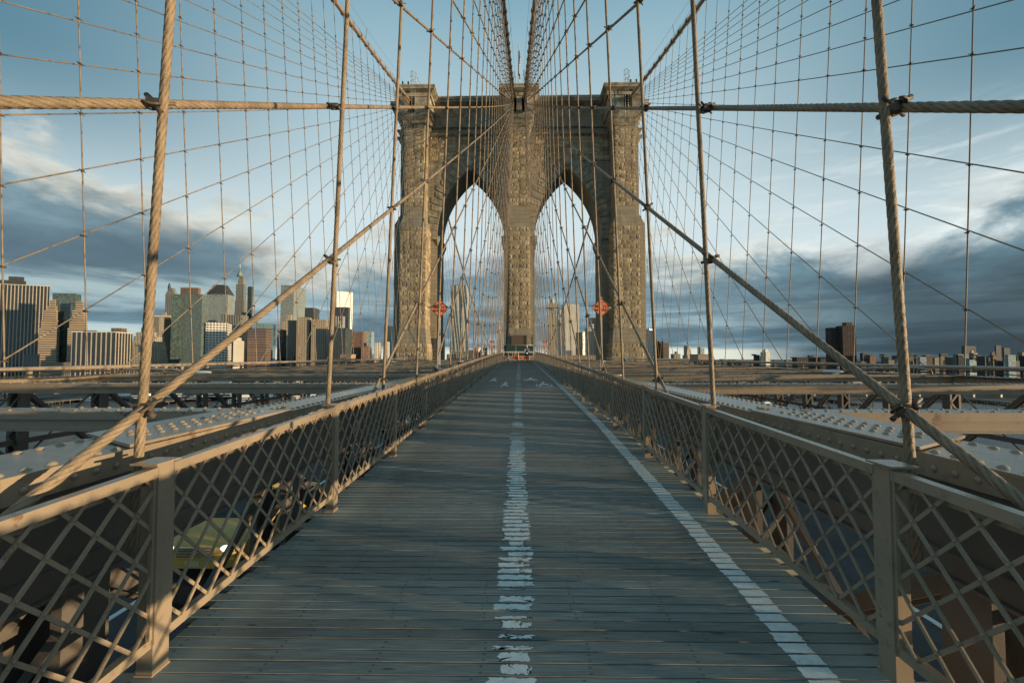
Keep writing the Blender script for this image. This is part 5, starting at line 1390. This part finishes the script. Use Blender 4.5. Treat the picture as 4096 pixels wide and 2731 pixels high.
# --- right skyline
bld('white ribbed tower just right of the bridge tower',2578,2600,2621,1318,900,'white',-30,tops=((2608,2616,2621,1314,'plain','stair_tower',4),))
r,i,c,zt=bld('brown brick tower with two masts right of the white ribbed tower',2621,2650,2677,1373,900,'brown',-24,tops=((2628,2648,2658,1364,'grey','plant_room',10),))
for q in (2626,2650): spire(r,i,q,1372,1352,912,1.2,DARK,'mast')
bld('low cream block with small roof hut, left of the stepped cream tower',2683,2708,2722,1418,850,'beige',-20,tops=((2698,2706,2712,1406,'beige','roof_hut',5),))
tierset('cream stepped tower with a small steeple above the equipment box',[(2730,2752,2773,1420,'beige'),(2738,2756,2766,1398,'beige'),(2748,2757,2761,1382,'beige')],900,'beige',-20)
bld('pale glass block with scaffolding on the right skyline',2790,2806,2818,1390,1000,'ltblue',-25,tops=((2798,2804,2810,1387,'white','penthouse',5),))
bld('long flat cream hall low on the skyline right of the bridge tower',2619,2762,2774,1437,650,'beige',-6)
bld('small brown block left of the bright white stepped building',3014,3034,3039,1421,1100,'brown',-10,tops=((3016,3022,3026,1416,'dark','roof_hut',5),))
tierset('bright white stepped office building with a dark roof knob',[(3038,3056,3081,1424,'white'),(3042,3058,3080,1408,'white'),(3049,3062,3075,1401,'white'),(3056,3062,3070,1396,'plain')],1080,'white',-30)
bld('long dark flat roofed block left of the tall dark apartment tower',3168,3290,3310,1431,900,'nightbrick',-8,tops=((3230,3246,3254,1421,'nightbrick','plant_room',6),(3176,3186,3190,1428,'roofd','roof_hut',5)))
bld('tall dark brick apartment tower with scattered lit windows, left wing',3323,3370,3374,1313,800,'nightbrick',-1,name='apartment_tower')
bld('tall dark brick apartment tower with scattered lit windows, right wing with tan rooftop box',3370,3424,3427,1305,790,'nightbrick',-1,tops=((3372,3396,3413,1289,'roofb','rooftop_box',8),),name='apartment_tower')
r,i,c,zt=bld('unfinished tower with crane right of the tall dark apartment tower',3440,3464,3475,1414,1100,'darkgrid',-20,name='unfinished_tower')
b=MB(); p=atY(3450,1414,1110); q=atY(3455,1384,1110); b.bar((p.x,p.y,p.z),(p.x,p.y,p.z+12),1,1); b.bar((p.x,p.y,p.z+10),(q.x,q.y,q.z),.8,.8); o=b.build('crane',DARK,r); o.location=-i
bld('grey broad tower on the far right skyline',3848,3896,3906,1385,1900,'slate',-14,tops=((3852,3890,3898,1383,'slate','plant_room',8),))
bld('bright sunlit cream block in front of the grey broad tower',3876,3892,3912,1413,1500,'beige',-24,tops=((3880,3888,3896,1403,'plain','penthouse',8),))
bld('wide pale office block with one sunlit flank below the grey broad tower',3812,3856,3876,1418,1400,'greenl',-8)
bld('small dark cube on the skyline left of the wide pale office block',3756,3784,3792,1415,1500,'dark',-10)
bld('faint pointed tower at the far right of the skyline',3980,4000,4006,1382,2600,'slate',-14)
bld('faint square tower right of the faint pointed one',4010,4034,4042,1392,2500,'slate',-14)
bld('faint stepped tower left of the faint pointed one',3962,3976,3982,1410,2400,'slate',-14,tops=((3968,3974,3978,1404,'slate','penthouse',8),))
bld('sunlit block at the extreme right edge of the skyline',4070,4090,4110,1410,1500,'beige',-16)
p=None
cols=['beige','brick','tan','white','brown','grey','dark','beiged','redband','ltblue']; cn={'beige':'cream','brick':'red brick','tan':'tan','white':'white','brown':'brown','grey':'grey','dark':'black','beiged':'dull beige','redband':'red banded','ltblue':'pale blue'}
rg=random.Random(21); cnt={}
def lows(x0,x1,n,ylo,yhi,region,sgn):
    for q in range(n):
        w=rg.uniform(14,46); x=x0+(x1-x0)*(q+rg.uniform(-.3,.3))/n; Y=rg.uniform(760,1500); k=rg.choice(cols); y=rg.uniform(ylo,yhi)
        if sgn<0 and k=='white' and rg.random()<.6: k='grey'
        cnt[(k,region)]=cnt.get((k,region),0)+1
        bld(f'{ordn(cnt[(k,region)])} low {cn[k]} block from the left, {region}',x-w*.6,x+w*.1,x+w*.4,y,Y,k,sgn*(rg.uniform(4,38) if sgn>0 else rg.uniform(1,17)),name='low_building',group='low blocks along the skyline',
            tops=((x-w*.3,x-w*.05,x+w*.1,y-rg.uniform(2,6),rg.choice(['plain','roofd','brown']),'roof_hut',6),) if rg.random()<.6 else ())
lows(3440,4120,44,1420,1452,'right of the dark apartment tower',-1)
lows(2640,3330,24,1436,1452,'between bridge tower and dark apartments',-1)
lows(180,1560,26,1400,1446,'at the left skyline base',1)
lows(1775,2400,12,1415,1438,'seen through the tower arches',1)
# --- shore: elevated highway, piers and boats
hw=thing('elevated_highway','long pale elevated riverside highway on columns beyond the right truss','highway',(700,520,ZL)); 
b=MB(); pa=[(60,560),(600,520),(1000,480),(1500,350)]
for p,q in zip(pa[:-1],pa[1:]): b.bar((p[0]-700,p[1]-520,6.0),(q[0]-700,q[1]-520,6.0),14,1.6); b.bar((p[0]-700,p[1]-527,7.4),(q[0]-700,q[1]-527,7.4),.5,1.0)
b.build('deck',simple('highway_paint',(.42,.46,.44),.6),hw)
for p,q in zip(pa[:-1],pa[1:]):
    L=(Vector(q)-Vector(p)).length; nn=int(L/28)
    for s_ in range(nn):
        m_=Vector(p)+(Vector(q)-Vector(p))*(s_/nn); b=MB(); b.box(m_.x-700-1,m_.x-700+1,m_.y-520-1,m_.y-520+1,-1,5.2); b.bar((m_.x-700,m_.y-520-6,4.6),(m_.x-700,m_.y-520+6,4.6),1.4,1.2); b.build('column',GALV,hw)
rg=random.Random(5)
for q in range(15):
    X=120+q*75; Y=float(np.interp(X,[0,600,1000,1500],[610,560,520,390]))+rg.uniform(0,30); h=rg.uniform(11,19); k=rg.choice(['greenl','grey','tan','steel','ltblue'])
    A,B,C,D=Vector((X,Y)),Vector((X+rg.uniform(45,66),Y)),Vector((X+60,Y+25)),Vector((X,Y+25)); C=Vector((B.x,Y+25))
    r=thing('waterfront_building',f'{ordn(q+1)} long low waterfront building from the left behind the elevated highway','building',(X,Y,ZL),group='low waterfront buildings on the right')
    b=MB(); block(b,A,B,C,D,ZL,ZL+h); o=b.build('walls',fac(k),r); o.location=(-X,-Y,-ZL)
    b=MB(); b.box(A.x-.5,B.x+.5,Y-.5,Y+25.5,ZL+h+.02,ZL+h+.9); o=b.build('roof',fac('roofd'),r); o.location=(-X,-Y,-ZL)
for q in range(16):
    X=-110-q*75; Y=float(np.interp(-X,[0,500,900,1400],[590,540,510,460]))+rg.uniform(10,40); h=rg.uniform(9,17); k=rg.choice(['brick','tan','greenl','beiged','steel','white'])
    B=Vector((X+rg.uniform(42,62),Y)); A=Vector((X,Y)); C=Vector((B.x,Y+25)); D=Vector((X,Y+25))
    r=thing('waterfront_building',f'{ordn(q+1)} low shed building from the tower along the left waterfront','building',(X,Y,ZL),group='low waterfront buildings on the left')
    b=MB(); block(b,A,B,C,D,ZL,ZL+h); o=b.build('walls',fac(k),r); o.location=(-X,-Y,-ZL)
    b=MB(); b.prism([(Y-1,ZL+h),(Y+26,ZL+h),(Y+12.5,ZL+h+4)],'x',A.x-.5,B.x+.5); o=b.build('roof',fac('greenl' if q%3 else 'roofd'),r); o.location=(-X,-Y,-ZL)
PIER=mat('pier_timber',(.12,.115,.10),.9,var=.3,scale=.3)
for q,X in enumerate((-760,-620,-500,-385,-270,-160,180,330,480,640,820)):
    Y=float(np.interp(X,[-1000,-500,0,500,1000],[480,500,540,512,470]))-58
    r=thing('pier',f'{ordn(q+1)} flat timber pier from the left reaching out from the far shore','pier',(X,Y,ZW),group='piers on the far shore')
    b=MB(); b.box(0,26,0,70,2.2,3.4); b.build('deck',PIER,r)
    b=MB()
    for x in (1,9,17,25):
        for y in range(1,70,11): b.tube([(x,y,-1),(x,y,2.3)],.5,5)
    b.build('piles',PIER,r)
def boat(X,Y,L,label,k=0,rz=0):
    r=thing('boat',label,'boat',(X,Y,ZW),rz=rz,group='boats on the river'); W=L*.16
    b=MB(); P=[(-L/2,-W),(L*.3,-W),(L/2,0),(L*.3,W),(-L/2,W)]; n=5
    b.add([(p[0]*.94,p[1]*.8,-.5) for p in P]+[(p[0],p[1],L*.07) for p in P],[(i,(i+1)%n,n+(i+1)%n,n+i) for i in range(n)]+[tuple(range(n,2*n))]); b.build('hull',[simple('hull_white',(.7,.7,.68),.4),simple('hull_black',(.03,.03,.035),.4),simple('hull_red',(.35,.05,.04),.5)][k],r)
    b=MB(); b.box(-L*.35,L*.18,-W*.75,W*.75,L*.07,L*.15); b.box(-L*.2,L*.1,-W*.55,W*.55,L*.15,L*.21); b.build('cabin',simple('cabin_white',(.72,.73,.72),.4),r)
    b=MB(); b.box(-L*.34,L*.185,-W*.76,W*.76,L*.10,L*.13); b.build('windows',GLASSM,r)
    b=MB(); b.tube([(0,0,L*.2),(0,0,L*.36)],.12,5); b.build('mast',GALV,r)
pt=atZ=lambda x,y,z:ray(x,y)*(z/ray(x,y).z)
p=atZ(3068,1622,ZW); boat(p.x,p.y,18,'small white ferry on the water right of the walkway',0,.2)
for q,(x,y,L,k) in enumerate(((500,1592,34,0),(590,1596,40,1),(700,1590,46,0),(800,1597,30,2),(900,1592,52,1),(985,1598,34,0),(1080,1594,30,0),(1170,1597,36,2),(1250,1593,30,0),(380,1600,26,0))):
    p=atZ(x,y+6,ZW); boat(p.x,p.y,L,f'{["white","dark hulled","red hulled"][k]} vessel moored by the left waterfront, {ordn(q+1)} listed toward the tower',k,(q%3-1)*.25)
